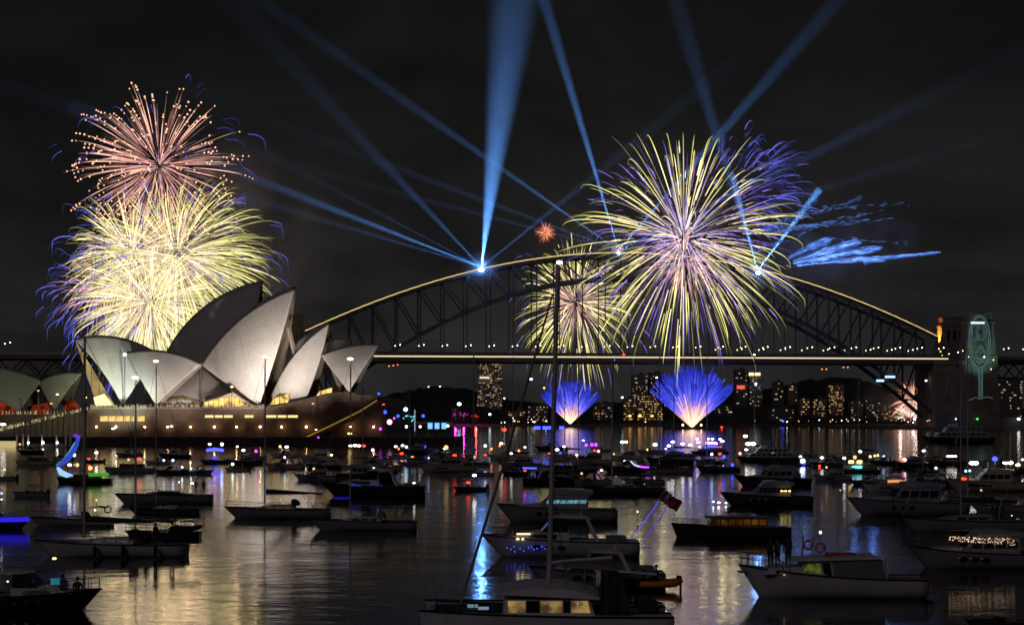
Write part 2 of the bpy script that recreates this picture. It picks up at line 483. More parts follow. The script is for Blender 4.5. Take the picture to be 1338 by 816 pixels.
# projected light on the near pylon, modelled as glowing tubes: a tall stemmed figure
art = MB()
def stroke(pix, r=0.35):
    art.tube([at(x, y, 1319.0) for x, y in pix], r * 0.8, 5)
def ell(cx, cy, rx, ry, a0=0, a1=360, n=26):
    return [(cx + rx * math.cos(R(a0 + (a1 - a0) * i / n)), cy + ry * math.sin(R(a0 + (a1 - a0) * i / n))) for i in range(n + 1)]
stroke(ell(1280, 446, 14, 34), 0.42); stroke(ell(1280, 444, 11.5, 30), 0.22)
for rr in (4, 6.5, 9.5): stroke(ell(1280, 433, rr, rr * 1.1), 0.28)
stroke(ell(1281, 462, 5.5, 8), 0.35)
stroke([(1268, 424), (1269, 450), (1272, 470), (1280, 486)], 0.25); stroke([(1292, 424), (1292, 450), (1289, 470), (1281, 486)], 0.25)
for dx in (-3.2, -1.4, 1.2, 3.0): stroke([(1281 + dx, 480), (1281.5 + dx * 0.7, 500), (1281.5 + dx * 0.75, 519)], 0.32)
stroke([(1266, 523), (1274, 519), (1281, 521), (1290, 518), (1297, 520)], 0.32)
o = art.build('light_drawing', glow('drawn_light', (0.42, 0.80, 0.82), 0.16, False), nearp); tag(o, 'pale blue projected figure made as glowing lines on the stone')
unit_box('lamp_bar', glow('drawn_bar', (0.75, 0.95, 1.0), 1.1), nearp, at(1277.5, 421.5, 1318.5) - wloc(nearp), (11, 0.6, 1.7))
# orange floodlight on the far pylon's side
l = bpy.data.lights.new('orange_flood', 'SPOT'); l.energy = 1.3e5; l.color = (1, 0.32, 0.05); l.spot_size = R(70); l.spot_blend = 0.6; l.shadow_soft_size = 0.5
lo = bpy.data.objects.new('orange_flood', l); COL.objects.link(lo)
lo.location = at(1215, 448, 1384); lo.rotation_euler = (Vector(at(1236, 432, 1386)) - lo.location).to_track_quat('-Z', 'Y').to_euler()
# the projector that throws pale teal light over the near pylon's face
l = bpy.data.lights.new('teal_projector', 'SPOT'); l.energy = 2.0e5; l.color = (0.35, 0.85, 0.85); l.spot_size = R(30); l.spot_blend = 0.8; l.shadow_soft_size = 0.4
lo = bpy.data.objects.new('teal_projector', l); COL.objects.link(lo)
lo.location = at(1281, 548, 1262); lo.rotation_euler = (Vector(at(1281, 452, 1322)) - lo.location).to_track_quat('-Z', 'Y').to_euler()
# lights by the pylon feet on the deck
for x, y, k in ((1229, 459, 'yellow'), (1240, 462, 'yellow'), (1252, 460, 'white'), (1258, 458, 'yellow'), (1265, 466, 'white'), (1286, 466, 'white'), (1298, 470, 'yellow'), (1295, 482, 'yellow'), (1231, 464, 'green')):
    tag(lamp_ball('deck_lamp', k, None, at(x, y, 1316), 0.75), '%s lamp at the foot of the right hand pylons' % {'yellow': 'yellow', 'white': 'white', 'green': 'green'}[k], 'lamp', 'lamps at the pylon feet')
# maintenance lights slung below the deck
for x, y, k, lb in ((514, 478, 'orange', 'row of orange maintenance lamps under the deck beside the shells'), (1077, 482, 'orange', 'orange lamp pair slung lower under the deck, right half'), (1105, 479.5, 'orange', 'orange lamp pair tucked close under the deck, right half')):
    t = thing('maintenance_lamp', lb, 'lamp', at(x, y, 1300))
    n = 3 if x < 600 else 2
    b = MB(); b.box((0, 0.5, 1.2), (n * 3.2, 1.2, 0.5)); b.beam((0, 0.5, 1.2), (0, 0.5, DECK - 4 - t.location.z), 0.3); b.build('gantry', steel, t, world=False)
    for i in range(n): lamp_ball('lamp', k, t, ((i - (n - 1) / 2) * 3.4, 0, (i * 0.5 if n == 3 else 0)), 0.8, (1.2, 1, 0.7))
t = thing('lit_sign_boards', 'two pale blue lit boards hung on the lower arch at right', 'sign', at(1158, 494, 1318))
for x, y, w_ in ((1163, 492, 8.0), (1150, 497, 6.0)):
    unit_box('lit_board', glow('board_glow', (0.35, 0.6, 1.0), 2.2), t, at(x, y, 1318) - t.location, (w_, 0.5, 1.7))
b = MB(); b.beam(at(1145, 499, 1319), at(1170, 490.5, 1319), 0.3); b.build('rail', steel, t)
t = tag(lamp_ball('deck_beacon', 'red', None, at(815, 463, 1288), 1.1, (1.5, 1, 1)), 'red beacon on the bridge deck edge under the big burst', 'beacon')
tag(lamp_ball('deck_beacon', 'blue', None, at(803, 470, 1288), 0.8), 'small blue beacon just below the red deck beacon', 'beacon')

# ================================================================== SHELL-ROOFED OPERA HOUSE
def tile_mat(name, col, rough=0.45):
    m = bpy.data.materials.new(name); m.use_nodes = True
    t = m.node_tree; b = t.nodes['Principled BSDF']; b.inputs['Roughness'].default_value = rough
    uv = t.nodes.new('ShaderNodeUVMap'); uv.uv_map = 'ribs'
    br = t.nodes.new('ShaderNodeTexBrick')
    br.inputs['Color1'].default_value = tuple(col) + (1,); br.inputs['Color2'].default_value = tuple(c * 0.95 for c in col) + (1,)
    br.inputs['Mortar'].default_value = tuple(c * 0.70 for c in col) + (1,)
    br.inputs['Scale'].default_value = 1.0; br.inputs['Mortar Size'].default_value = 0.055; br.offset = 0.5
    br.inputs['Brick Width'].default_value = 1.4; br.inputs['Row Height'].default_value = 1.0
    t.links.new(uv.outputs[0], br.inputs['Vector'])
    n = t.nodes.new('ShaderNodeTexNoise'); n.inputs['Scale'].default_value = 0.25; n.inputs['Detail'].default_value = 6
    c = t.nodes.new('ShaderNodeTexCoord'); t.links.new(c.outputs['Object'], n.inputs['Vector'])
    mx = t.nodes.new('ShaderNodeMixRGB'); mx.blend_type = 'MULTIPLY'; mx.inputs[0].default_value = 0.35
    t.links.new(br.outputs[0], mx.inputs[1]); t.links.new(n.outputs[0], mx.inputs[2]); t.links.new(mx.outputs[0], b.inputs['Base Color'])
    return m
tiles = tile_mat('cream_roof_tiles', (0.72, 0.68, 0.62))
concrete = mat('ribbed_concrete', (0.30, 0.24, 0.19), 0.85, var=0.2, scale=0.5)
opera = thing('opera_house', 'opera house with floodlit white shell roofs on a brown stone podium', 'opera house', at(300, HZ, 650).to_tuple()[:2] + (0,))

def ray_plane(px, py, D0, px0, ang, off):
    """where photo pixel px,py meets the upright plane through (px0 at D0), turned by ang, shifted off towards the eye"""
    p0 = at(px0, HZ, D0); n = Vector((math.sin(ang), -math.cos(ang), 0))
    o = Vector((0, 0, H)); d = Vector(((px - 669) / F, 1, (HZ - py) / F))
    s = (n.dot(p0) + off - n.dot(o)) / n.dot(d)
    return o + d * s
def shell(name, P, K, B, D, sag, parent, m=None, ang=0.0, w=16.0, N=26, M=20, thick=0.7, label=None, bow=0.0, round_=0.42, rows=24, cols=30):
    """roof shell: ridge K->P is an arc in the mid plane, ribs swing down from it to the foot B; its twin half stands behind"""
    px0 = B[0]
    n = Vector((math.sin(ang), -math.cos(ang), 0)); u = Vector((math.cos(ang), math.sin(ang), 0)); z = Vector((0, 0, 1))
    p0 = at(px0, HZ, D); p0.z = 0
    def to2(v): return Vector(((v - p0).dot(u), v.z))
    P2 = to2(ray_plane(P[0], P[1], D, px0, ang, 0)); K2 = to2(ray_plane(K[0], K[1], D, px0, ang, 0))
    B2 = to2(ray_plane(B[0], B[1], D, px0, ang, w))
    ch = P2 - K2; mid = (P2 + K2) / 2; L = ch.length
    perp = Vector((-ch.y, ch.x)).normalized()
    if perp.y < 0: perp = -perp
    sg = sag / ppm(D); Rr = (L * L / 4 + sg * sg) / (2 * sg); c2 = mid - perp * (Rr - sg)
    aK = math.atan2(K2.y - c2.y, K2.x - c2.x); aP = math.atan2(P2.y - c2.y, P2.x - c2.x)
    grid = []
    for i in range(N + 1):
        a = aK + (aP - aK) * i / N
        r2 = c2 + Vector((math.cos(a), math.sin(a))) * Rr
        d2 = B2 - r2; o2 = Vector((-d2.y, d2.x)).normalized()
        if o2.dot(mid - B2 + perp * 5) < 0: o2 = -o2
        row = []
        for j in range(M + 1):
            t = min(j / M, 0.985)
            q2 = r2 + d2 * t + o2 * (bow * (i / N) * 4 * t * (1 - t) / ppm(D))
            y = w * ((1 - round_) * t + round_ * math.sin(t * math.pi / 2)) + w * round_ * 0.75 * t * (1 - t) * 2
            row.append(p0 + u * q2.x + z * q2.y + n * y)
        grid.append(row)
    me = bpy.data.meshes.new(name)
    vs = []; fs = []; uvs = []
    off = wloc(parent)
    for side in (1, -1):
        o0 = len(vs)
        for row in grid:
            for p in row:
                q = p if side > 0 else p - n * (2 * (p - p0).dot(n))
                vs.append(tuple(q - off))
        for i in range(N):
            for j in range(M):
                a = o0 + i * (M + 1) + j
                f = (a, a + M + 1, a + M + 2, a + 1)
                fs.append(f if side > 0 else f[::-1])
                uu = [(i / N, j / M), ((i + 1) / N, j / M), ((i + 1) / N, (j + 1) / M), (i / N, (j + 1) / M)]
                uvs.extend([(y * rows, x * cols) for x, y in (uu if side > 0 else uu[::-1])])
    me.from_pydata(vs, [], fs)
    ul = me.uv_layers.new(name='ribs')
    for k, q in enumerate(uvs): ul.data[k].uv = q
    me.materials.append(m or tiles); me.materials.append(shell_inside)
    bm = bmesh.new(); bm.from_mesh(me); bmesh.ops.remove_doubles(bm, verts=bm.verts, dist=0.01)
    # point the tiled faces outwards: near half towards the eye, far half away from it
    bm.normal_update(); bm.faces.ensure_lookup_table()
    f0 = max(bm.faces, key=lambda f: f.calc_center_median().dot(n))
    bmesh.ops.recalc_face_normals(bm, faces=bm.faces); bm.normal_update()
    f0 = max(bm.faces, key=lambda f: f.calc_center_median().dot(n))
    if f0.normal.dot(n) < 0: bmesh.ops.reverse_faces(bm, faces=bm.faces)
    bm.to_mesh(me); bm.free()
    me.polygons.foreach_set('use_smooth', [True] * len(me.polygons))
    ob = bpy.data.objects.new(name, me); COL.objects.link(ob); ob.parent = parent
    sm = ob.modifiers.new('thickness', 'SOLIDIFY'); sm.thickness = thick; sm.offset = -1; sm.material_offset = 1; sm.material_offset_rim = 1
    if label: ob['label'] = label
    return ob
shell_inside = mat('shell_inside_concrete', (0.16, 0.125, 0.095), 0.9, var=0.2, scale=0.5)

shell('roof_shell', (343, 366), (214, 466), (322, 528), 705, 20, opera, w=17, label='dark unlit tall shell')
shell('roof_shell', (429, 419), (352, 492), (402, 526), 690, 9, opera, w=13, label='dim brown shell seen behind a lit one')
shell('roof_shell', (460, 443), (405, 452), (440, 520), 690, 5, opera, w=12, label='dim brown low shell')
shell('roof_shell', (96, 442), (206, 461), (160, 530), 648, 12, opera, w=12, ang=R(13), bow=5, label='shell leaning left with greenish floodlight')
shell('roof_shell', (166, 459), (264, 475), (204, 529), 640, 9, opera, w=10, label='low pale shell with its ridge sloping right')
shell('roof_shell', (386, 373), (262, 476), (339, 529), 650, 15, opera, w=17, bow=-4, label='brightest and tallest floodlit white shell')
shell('roof_shell', (430, 420), (350, 529), (399, 523), 641, 12, opera, w=10, bow=-4, label='narrow floodlit shell right of the tallest')
shell('roof_shell', (496, 449), (419, 463), (456, 512), 634, 5, opera, w=9, label='rightmost low shell pointing right')
# side shells between the two main ones
def patch(name, a, b, c, bulge, D0, label=None):
    """a three cornered infill shell a-b-c, swelling out towards the viewer"""
    n_ = 12; P = [at(*q) for q in (a, b, c)]
    vs = []; idx = {}
    for i in range(n_ + 1):
        for j in range(n_ + 1 - i):
            u, v = i / n_, j / n_; w_ = 1 - u - v
            p = P[0] * w_ + P[1] * u + P[2] * v
            idx[(i, j)] = len(vs)
            p.y -= bulge * (1 - (u * u + v * v + w_ * w_)) * 1.5
            vs.append(p)
    fs = []
    for i in range(n_):
        for j in range(n_ - i):
            fs.append((idx[(i, j)], idx[(i + 1, j)], idx[(i, j + 1)]))
            if i + j < n_ - 1: fs.append((idx[(i + 1, j)], idx[(i + 1, j + 1)], idx[(i, j + 1)]))
    mb = MB(); mb.add(vs, fs)
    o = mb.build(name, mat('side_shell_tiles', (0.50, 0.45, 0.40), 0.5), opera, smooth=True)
    s = o.modifiers.new('thickness', 'SOLIDIFY'); s.thickness = 0.6
    if label: o['label'] = label
    return o
patch('side_shell', (262, 475, 652), (203, 529, 634), (262, 524, 634), 3.0, 640)
patch('side_shell', (262.6, 475, 652), (263, 524, 634), (322, 528, 634), 3.0, 640)
b = MB(); b.beam(at(262, 474, 650), at(262, 531, 631), 0.7); b.build('rib', concrete, opera)
# concrete ribs at the open mouths
for a_, c_, D in (((377, 428), (400, 524), 640), ((428, 463), (446, 510), 634), ((304, 506), (326, 529), 632), ((262, 476), (206, 529), 633), ((369, 440), (348, 530), 662)):
    b = MB(); n_ = 7
    b.beam(at(a_[0], a_[1], D + 8), at(c_[0], c_[1], D - 1), 1.1, 1.5); b.build('rib', concrete, opera)
# glazed walls
def glass(pix, D, depth, m, label=None, mull=0):
    b = MB(); b.outline(pix, D, depth); o = b.build('glass_wall', m, opera)
    if label: o['label'] = label
    if mull:
        xs = [p[0] for p in pix]; ys = [p[1] for p in pix]; x0, x1 = min(xs), max(xs); y1 = max(ys)
        mb = MB()
        def topy(x):
            best = 1e9; n = len(pix)
            for i in range(n):
                (ax, ay), (bx, by) = pix[i], pix[(i + 1) % n]
                if min(ax, bx) <= x <= max(ax, bx) and ax != bx: best = min(best, ay + (by - ay) * (x - ax) / (bx - ax))
            return best
        for i in range(1, mull):
            x = x0 + (x1 - x0) * i / mull
            mb.beam(at(x, topy(x), D - 0.15), at(x, y1, D - 0.15), 0.2)
        q = mb.build('mullion', mat('bronze_mullion', (0.05, 0.035, 0.02), 0.5), o)
    return o
def warm_glass(name, col, s, scale=0.4):
    if name in MATS: return MATS[name]
    m = bpy.data.materials.new(name); m.use_nodes = True; t = m.node_tree; t.nodes.clear()
    o = t.nodes.new('ShaderNodeOutputMaterial'); e_ = t.nodes.new('ShaderNodeEmission'); n = t.nodes.new('ShaderNodeTexNoise')
    c = t.nodes.new('ShaderNodeTexCoord'); t.links.new(c.outputs['Object'], n.inputs['Vector']); n.inputs['Scale'].default_value = scale; n.inputs['Detail'].default_value = 4
    r = t.nodes.new('ShaderNodeValToRGB'); r.color_ramp.elements[0].position = 0.36; r.color_ramp.elements[1].position = 0.68
    r.color_ramp.elements[0].color = tuple(v * 0.12 for v in col) + (1,); r.color_ramp.elements[1].color = tuple(col) + (1,)
    t.links.new(n.outputs[0], r.inputs[0]); t.links.new(r.outputs[0], e_.inputs[0]); e_.inputs[1].default_value = s
    t.links.new(e_.outputs[0], o.inputs[0]); m.cycles.emission_sampling = 'NONE'
    MATS[name] = m; return m
foyer = warm_glass('lit_foyer', (1.0, 0.62, 0.16), 2.2, 0.35)
foyer_dim = warm_glass('dim_foyer', (0.85, 0.62, 0.24), 0.75, 0.12)
room = warm_glass('lit_rooms', (1.0, 0.66, 0.2), 1.3, 0.5)
glass([(99, 446), (122, 484), (150, 530), (127, 530), (110, 480)], 650, 0.4, foyer_dim, 'tall yellow lit glass wall', 5)
glass([(122, 519), (136, 514), (147, 529), (125, 530)], 648.5, 0.4, glow('foyer_bright', (1.0, 0.78, 0.36), 1.6), 'brightest lit foyer glass')
glass([(212, 530), (222, 520), (240, 518), (262, 524), (262, 530)], 633, 0.5, warm_glass('lit_foyer_b', (0.7, 0.5, 0.22), 0.5, 0.5), None, 5)
glass([(266, 531), (267, 525), (285, 521), (303, 517), (318, 524), (326, 531)], 631, 0.6, foyer, None, 9)
glass([(352, 529), (358, 520), (372, 515), (392, 513), (391, 523), (370, 526)], 633, 0.6, foyer, None, 6)
glass([(411, 521), (417, 511), (434, 506), (433, 513)], 630, 0.6, foyer, None, 3)
b = MB(); b.outline([(264, 524.5), (284, 519.5), (304, 512), (322, 524), (318, 524), (303, 516.5), (285, 520.5), (267, 525)], 628, 4); b.build('canopy', concrete, opera)

# podium
stone = mat('brown_granite_podium', (0.105, 0.066, 0.045), 0.85, var=0.3, scale=0.3)
b = MB(); b.outline([(108, 574), (108, 540), (122, 533), (345, 533), (392, 527), (470, 520), (497, 517), (503, 532), (503, 574)], 629, 150); pod = b.build('podium', stone, opera)
b = MB(); b.outline([(345, 533), (398, 521), (428, 513), (452, 511), (470, 515), (495, 517), (492, 522), (420, 526), (345, 535)], 627.5, 60); b.build('terrace', stone, opera)
b = MB(); b.outline([(120, 534), (120, 531.5), (348, 531.5), (348, 534)], 627.6, 0.5); b.build('parapet', mat('podium_parapet', (0.16, 0.12, 0.09), 0.7), opera)
b = MB(); b.outline([(400, 571), (440, 552), (470, 537), (492, 523), (498, 523), (476, 541), (446, 556), (408, 573)], 626, 3); b.build('stair_wall', stone, opera)
b = MB(); b.outline([(400, 570), (440, 551), (470, 536), (492, 522), (493, 523), (471, 537.2), (441, 552.2), (401, 571.2)], 625.4, 0.5); b.build('stair_edge_glow', glow('stair_glow', (0.75, 0.5, 0.08), 0.35, False), opera)  # lit stair edge drawn as a glowing line
for x0, x1, y0, y1 in ((131, 141, 543, 550), (142, 151, 543, 550), (152, 161, 543, 550), (162, 170, 543, 550), (172, 175, 543, 550), (180, 189, 543, 550)):
    unit_box('window', room, pod, at((x0 + x1) / 2, (y0 + y1) / 2, 628.9) - wloc(opera), ((x1 - x0) / ppm(629), 0.3, (y1 - y0) / ppm(629)))
for x0, x1 in ((268, 279), (281, 291), (293, 304), (320, 331), (348, 361), (363, 374), (376, 389)):
    unit_box('window', glow('slot_window_glow', (1.0, 0.72, 0.3), 1.3, False), pod, at((x0 + x1) / 2, 543.6, 628.9) - wloc(opera), ((x1 - x0) / ppm(629), 0.3, 3.2 / ppm(629)))
# left forecourt, broad stair and seawall
b = MB(); b.outline([(-200, 574), (-200, 541), (60, 541), (108, 541), (108, 574)], 634, 140); tag(b.build('forecourt_wall', stone), 'brown stone forecourt wall left of the podium', 'wall')
b = MB()
for i in range(16):
    x = -4 + i * 7.2; y = 563 - i * 1.75
    b.outline([(x, 573), (x, y), (x + 8, y), (x + 8, 573)], 626.5, 7)
stairs = tag(b.build('broad_stair', mat('stair_stone', (0.12, 0.09, 0.065), 0.85)), 'broad stone stair climbing right to the podium, lined with people', 'stair')
b = MB(); b.outline([(-300, 586), (-300, 571), (601, 571), (601, 586)], 606, 40); tag(b.build('promenade', mat('dark_seawall', (0.055, 0.042, 0.034), 0.9, scale=0.3)), 'dark seawall promenade in front of the podium', kind='structure')
b = MB(); b.outline([(-300, 571.2), (-300, 570.3), (601, 570.3), (601, 571.2)], 605.7, 0.6); tag(b.build('sea_rail', mat('rail_grey', (0.12, 0.1, 0.09), 0.6)), 'low rail along the top of the seawall', 'railing')

# promenade lamps on the podium wall
xs = [62, 94, 126, 151.5, 189, 219, 249, 280, 309, 340, 368, 400, 432, 458, 488]
for x in xs:
    tag(lamp_ball('wall_lamp', 'wallwash', None, at(x, 557.2, 627.2), 0.45), 'small warm lamp in the row along the brown podium wall', 'wall lamp', 'warm lamps along the podium wall')
for x, y, k, r_, lb in ((224, 556.5, 'bluewhite', .55, 'cold white lamp beside a warm podium wall lamp'), (148, 559.5, 'white', .6, 'wide white lamp under the yellow podium windows'), (4, 554, 'white', 1.0, 'wide white lamp at the left foot of the broad stair'), (457, 566, 'yellow', .8, 'yellow lit doorway lamp at the right of the podium wall'), (413, 561, 'warm', .4, 'small lamp by the foot of the sloping stair wall')):
    tag(lamp_ball('lamp', k, None, at(x, y, 625.2), r_, (1.8, 1, 0.7)), lb, 'lamp')
# lamp posts
def lamp_post(x, ytop, ybase, D, key, label, r_=0.55, sq=(1.5, 1, 0.7)):
    p = at(x, ybase, D); t = thing('lamp_post', label, 'street lamp', p, 0, 'lamp posts around the opera house')
    h = (ybase - ytop) / ppm(D)
    b = MB(); b.tube([(0, 0, 0), (0, 0, h)], [0.22, 0.12], 6); b.build('post', mat('lamp_post_black', (0.03, 0.03, 0.03), 0.5), t, world=False)
    lamp_ball('lamp_head', key, t, (0, 0, h), r_, sq)
for a_ in ((50, 510, 533, 618, 'dimwarm', 'slim lamp post in front of the left pale shell'), (75, 515, 533, 618, 'warm', 'twin headed lamp post between the left pale shells'), (67, 527, 540, 622, 'orange', 'short orange lamp by the red restaurant glass'),
           (112, 519, 540, 622, 'yellow', 'yellow lamp post left of the bright foyer glass'), (303, 505, 532, 612, 'warm', 'warm lamp post in front of the lit foyer canopy'), (409, 527, 545, 618, 'dimwarm', 'dim lamp post on the curved terrace'), (501, 528, 571, 615, 'red', 'red lamp post at the right podium corner')):
    lamp_post(*a_)
tag(lamp_ball('roof_floodlight', 'cool', None, at(163, 463, 628), 0.95), 'brilliant cold floodlight shining at the left shell', 'floodlight')
tag(lamp_ball('roof_floodlight', 'orange', None, at(118, 440, 646), 0.8, (1.7, 1, 0.8)), 'orange floodlight on the ridge of the leftmost shell', 'floodlight')
b = MB(); b.beam(at(163, 465, 628), at(163, 533, 630), 0.25); tag(b.build('floodlight_mast', mat('lamp_post_black', (0.03, 0.03, 0.03), 0.5)), 'thin mast carrying the brilliant cold floodlight', 'mast')

# floodlights washing the shells
def flood(px, py, D, tx, ty, TD, P, col, size=40, blend=0.8):
    l = bpy.data.lights.new('floodlight', 'SPOT'); l.energy = P; l.color = col; l.spot_size = R(size); l.spot_blend = blend; l.shadow_soft_size = 1.0
    o = bpy.data.objects.new('floodlight', l); COL.objects.link(o); o.location = at(px, py, D)
    o.rotation_euler = (at(tx, ty, TD) - o.location).to_track_quat('-Z', 'Y').to_euler()
# unseen spot lamps hung along and off the seawall; no masts carry them
flood(318, 566, 592, 330, 452, 640, 1.9e+05, (1.0, 0.88, 0.80), 62, 1.0)
flood(352, 566, 590, 372, 420, 645, 1.5e+05, (1.0, 0.88, 0.80), 50, 1.0)
flood(236, 566, 592, 212, 482, 638, 9.35e+04, (1.0, 0.88, 0.80), 54, 1.0)
flood(172, 562, 604, 158, 500, 640, 8.5e+04, (0.80, 1.0, 0.86), 58, 1.0)
flood(392, 562, 592, 402, 466, 640, 7.14e+04, (1.0, 0.88, 0.80), 46, 1.0)
flood(470, 552, 594, 462, 474, 632, 5.5e+04, (1.0, 0.90, 0.82), 44, 1.0)
flood(285, 560, 606, 262, 505, 634, 1.8e+04, (1.0, 0.88, 0.80), 70, 1.0)
flood(190, 500, 560, 55, 505, 655, 9e+04, (0.95, 1.0, 0.75), 40)
flood(120, 540, 612, 112, 480, 650, 2e+04, (1.0, 0.95, 0.6), 50)

# restaurant shells at far left
rest = thing('restaurant_pavilion', 'pair of low greenish white shells with red glass left of the stair', 'restaurant', at(40, HZ, 655).to_tuple()[:2] + (0,))
tile_g = tile_mat('pale_green_tiles', (0.40, 0.40, 0.32))
shell('roof_shell', (-60, 480), (55, 498), (26, 539), 655, 9, rest, tile_g, w=10)
shell('roof_shell', (107, 487), (50, 498), (72, 535), 655, 5, rest, tile_g, w=9, label='shell pointing right')
redg = warm_glass('red_restaurant_glass', (0.75, 0.09, 0.03), 0.35, 0.4)
def rglass(pix, D):
    b = MB(); b.outline(pix, D, 0.5); b.build('glass_wall', redg, rest)
rglass([(-6, 541), (-6, 512), (8, 522), (26, 541)], 652)
rglass([(36, 541), (44, 529), (62, 526), (66, 541)], 650)
rglass([(82, 534), (92, 519), (104, 531), (104, 536), (82, 536)], 652)

# crowd along the podium edge and up the stair: countless tiny figures
crowd = MB(); crowd_b = MB()
def figure(p, h, b):
    b.ball((p.x, p.y, p.z + h * 0.92), h * 0.09, seg=5, rings=3)
    b.tube([(p.x, p.y, p.z), (p.x, p.y, p.z + h * 0.45), (p.x, p.y, p.z + h * 0.8)], [h * 0.08, h * 0.12, h * 0.10], 5)
for i in range(210):
    x = RND.uniform(118, 352); figure(at(x, 534.0, 627.9) + Vector((0, RND.uniform(0, 1.2), 0)), RND.uniform(1.4, 1.9), crowd if RND.random() < .6 else crowd_b)
for i in range(260):
    u = RND.random(); x = -4 + u * 118; y = 563 - (x + 4) / 7.2 * 1.75; figure(at(x, y + 0.5, 626.5) + Vector((0, RND.uniform(0, 5), 0)), RND.uniform(0.9, 1.5), crowd if RND.random() < .6 else crowd_b)
for i in range(90):
    figure(at(RND.uniform(-2, 110), 541, 633.8) + Vector((0, RND.uniform(0.3, 3), 0)), RND.uniform(1.0, 1.6), crowd if RND.random() < .4 else crowd_b)
tag(crowd.build('crowd', warm_glass('crowd_own_glow', (0.9, 0.72, 0.38), 0.95, 1.1)), 'pale spectators given their own glow along the podium edge and stair', kind='stuff')  # emission put on the figures so they read as lit people
tag(crowd_b.build('crowd', mat('crowd_dark', (0.2, 0.15, 0.12), 0.9)), 'spectators in dark clothes along the podium edge and stair', kind='stuff')
# pontoon with white bollard lights at the far left
t = thing('pontoon', 'low pontoon with white lights below the broad stair', 'pontoon', at(30, HZ, 560).to_tuple()[:2] + (0,))
b = MB(); b.outline([(-30, 586), (-30, 579.5), (98, 579.5), (98, 586)], 575, 10); b.build('deck', mat('pontoon_wood', (0.1, 0.08, 0.06), 0.8), t)
for x in (22, 30, 37, 55, 74, 86, 92): unit_box('pile', mat('white_pile', (0.7, 0.7, 0.68), 0.6), t, at(x, 575, 574) - t.location, (0.5, 0.5, 4.2))
for x, r_ in ((37, .55), (56, .75), (75, .6)): lamp_ball('lamp', 'white', t, at(x, 578, 573) - t.location, r_)
unit_box('lit_kiosk', glow('kiosk_glow', (0.9, 0.72, 0.32), 0.6), t, at(5, 580, 573) - t.location, (7.5, 3, 2.2))
for x in (12, 18, 26): lamp_ball('lamp', 'dimwarm', t, at(x, 580, 573) - t.location, 0.6)

# far end of the promenade: stage lights
t = thing('event_stage', 'small outdoor stage with bright blue screens at the promenade tip', 'stage', at(560, HZ, 612).to_tuple()[:2] + (0,))
b = MB(); b.outline([(541, 571), (541, 551), (592, 551), (592, 553), (543, 553), (543, 571)], 614, 5); b.build('frame', mat('stage_frame', (0.08, 0.08, 0.09), 0.6), t)
for x in (562, 571, 580): unit_box('screen', glow('screen_blue', (0.16, 0.45, 1.0), 1.6), t, at(x, 556, 612) - t.location, (1.7, 0.3, 2.2))
for x, y, k in ((549, 557, 'warm'), (585, 556, 'white'), (531, 557, 'white')): lamp_ball('lamp', k, t, at(x, y, 611.5) - t.location, 0.7)
unit_box('light_pole', glow('pole_glow', (0.5, 0.6, 0.8), 0.7), t, at(542, 549, 613) - t.location, (0.3, 0.3, 8))
tag(lamp_ball('festoon_lantern', 'pink', None, at(509, 551, 617), 1.6), 'large pink white lantern right of the podium', 'lantern')
for x, y, k, r_, lb in ((530, 534.5, 'bluewhite', 1.2, 'large round blue white lantern high over the promenade tip'), (497, 560, 'purple', .9, 'purple lantern at the right podium foot'), (515, 546, 'magenta', .6, 'magenta lantern above the large pink one'), (553, 543, 'blue', .9, 'blue lantern on the tip of the promenade'), (495, 514, 'blue', .7, 'blue lamp on the podium end terrace'), (503, 538, 'dimblue', 1.2, 'deep blue lantern above the podium corner'), (520, 543, 'dimblue', 1.0, 'dim blue lantern between the pink and blue white ones')):
    tag(lamp_ball('lantern', k, None, at(x, y, 619), r_), lb, 'lantern')
tree_m = mat('blue_green_leaves', (0.05, 0.09, 0.07), 0.9, var=0.5, scale=1.0)  # dull blue green leaf colour
def tree(px, ybase, ytop, wid, D, label, m=tree_m, group='trees along the far shore', fairy=None):
    p = at(px, ybase, D); h = (ybase - ytop) / ppm(D); wd = wid / ppm(D)
    t = thing('tree', label, 'tree', p, 0, group)
    b = MB(); b.tube([(0, 0, 0), (0.1, 0, h * 0.35), (0, 0, h * 0.6)], [h * 0.035, h * 0.025, h * 0.01], 6)
    for k in range(4):
        a = k * 1.6; b.tube([(0, 0, h * 0.35), (math.cos(a) * wd * 0.3, math.sin(a) * wd * 0.3, h * 0.65)], [h * 0.015, h * 0.005], 5)
    b.build('trunk', mat('bark', (0.08, 0.06, 0.045), 0.9), t, world=False)
    b = MB(); q = random.Random(int(px * 7 + ytop))
    clumps = [Vector((q.uniform(-.5, .5) * wd * .8, q.uniform(-.5, .5) * wd * .6, h * q.uniform(.4, .92))) for _ in range(9)]
    for k in range(320):
        c = q.choice(clumps); s = h * 0.028 * q.uniform(.6, 1.4)
        p = c + Vector((q.gauss(0, 1), q.gauss(0, 1), q.gauss(0, .8))) * wd * 0.12
        a = Vector((q.uniform(-1, 1), q.uniform(-1, 1), q.uniform(-1, 1))).normalized() * s; d = Vector((q.uniform(-1, 1), q.uniform(-1, 1), q.uniform(-1, 1))).normalized() * s
        b.add([p - a, p - d, p + a, p + d], [(0, 1, 2, 3)])
    b.build('crown', m, t, world=False, recalc=False)
    if fairy:
        for k in range(9):
            c = q.choice(clumps); lamp_ball('fairy_light', fairy, t, c * 0.95 + Vector((q.uniform(-.4, .4) * wd * .5, -wd * 0.3, 0)), 0.35)
    return t
tree(536, 556, 540, 20, 619, 'tree hung with cyan fairy lights on the promenade tip', fairy='cyan')
tree(520, 558, 543, 13, 621, 'small dark tree beside the pink lantern')

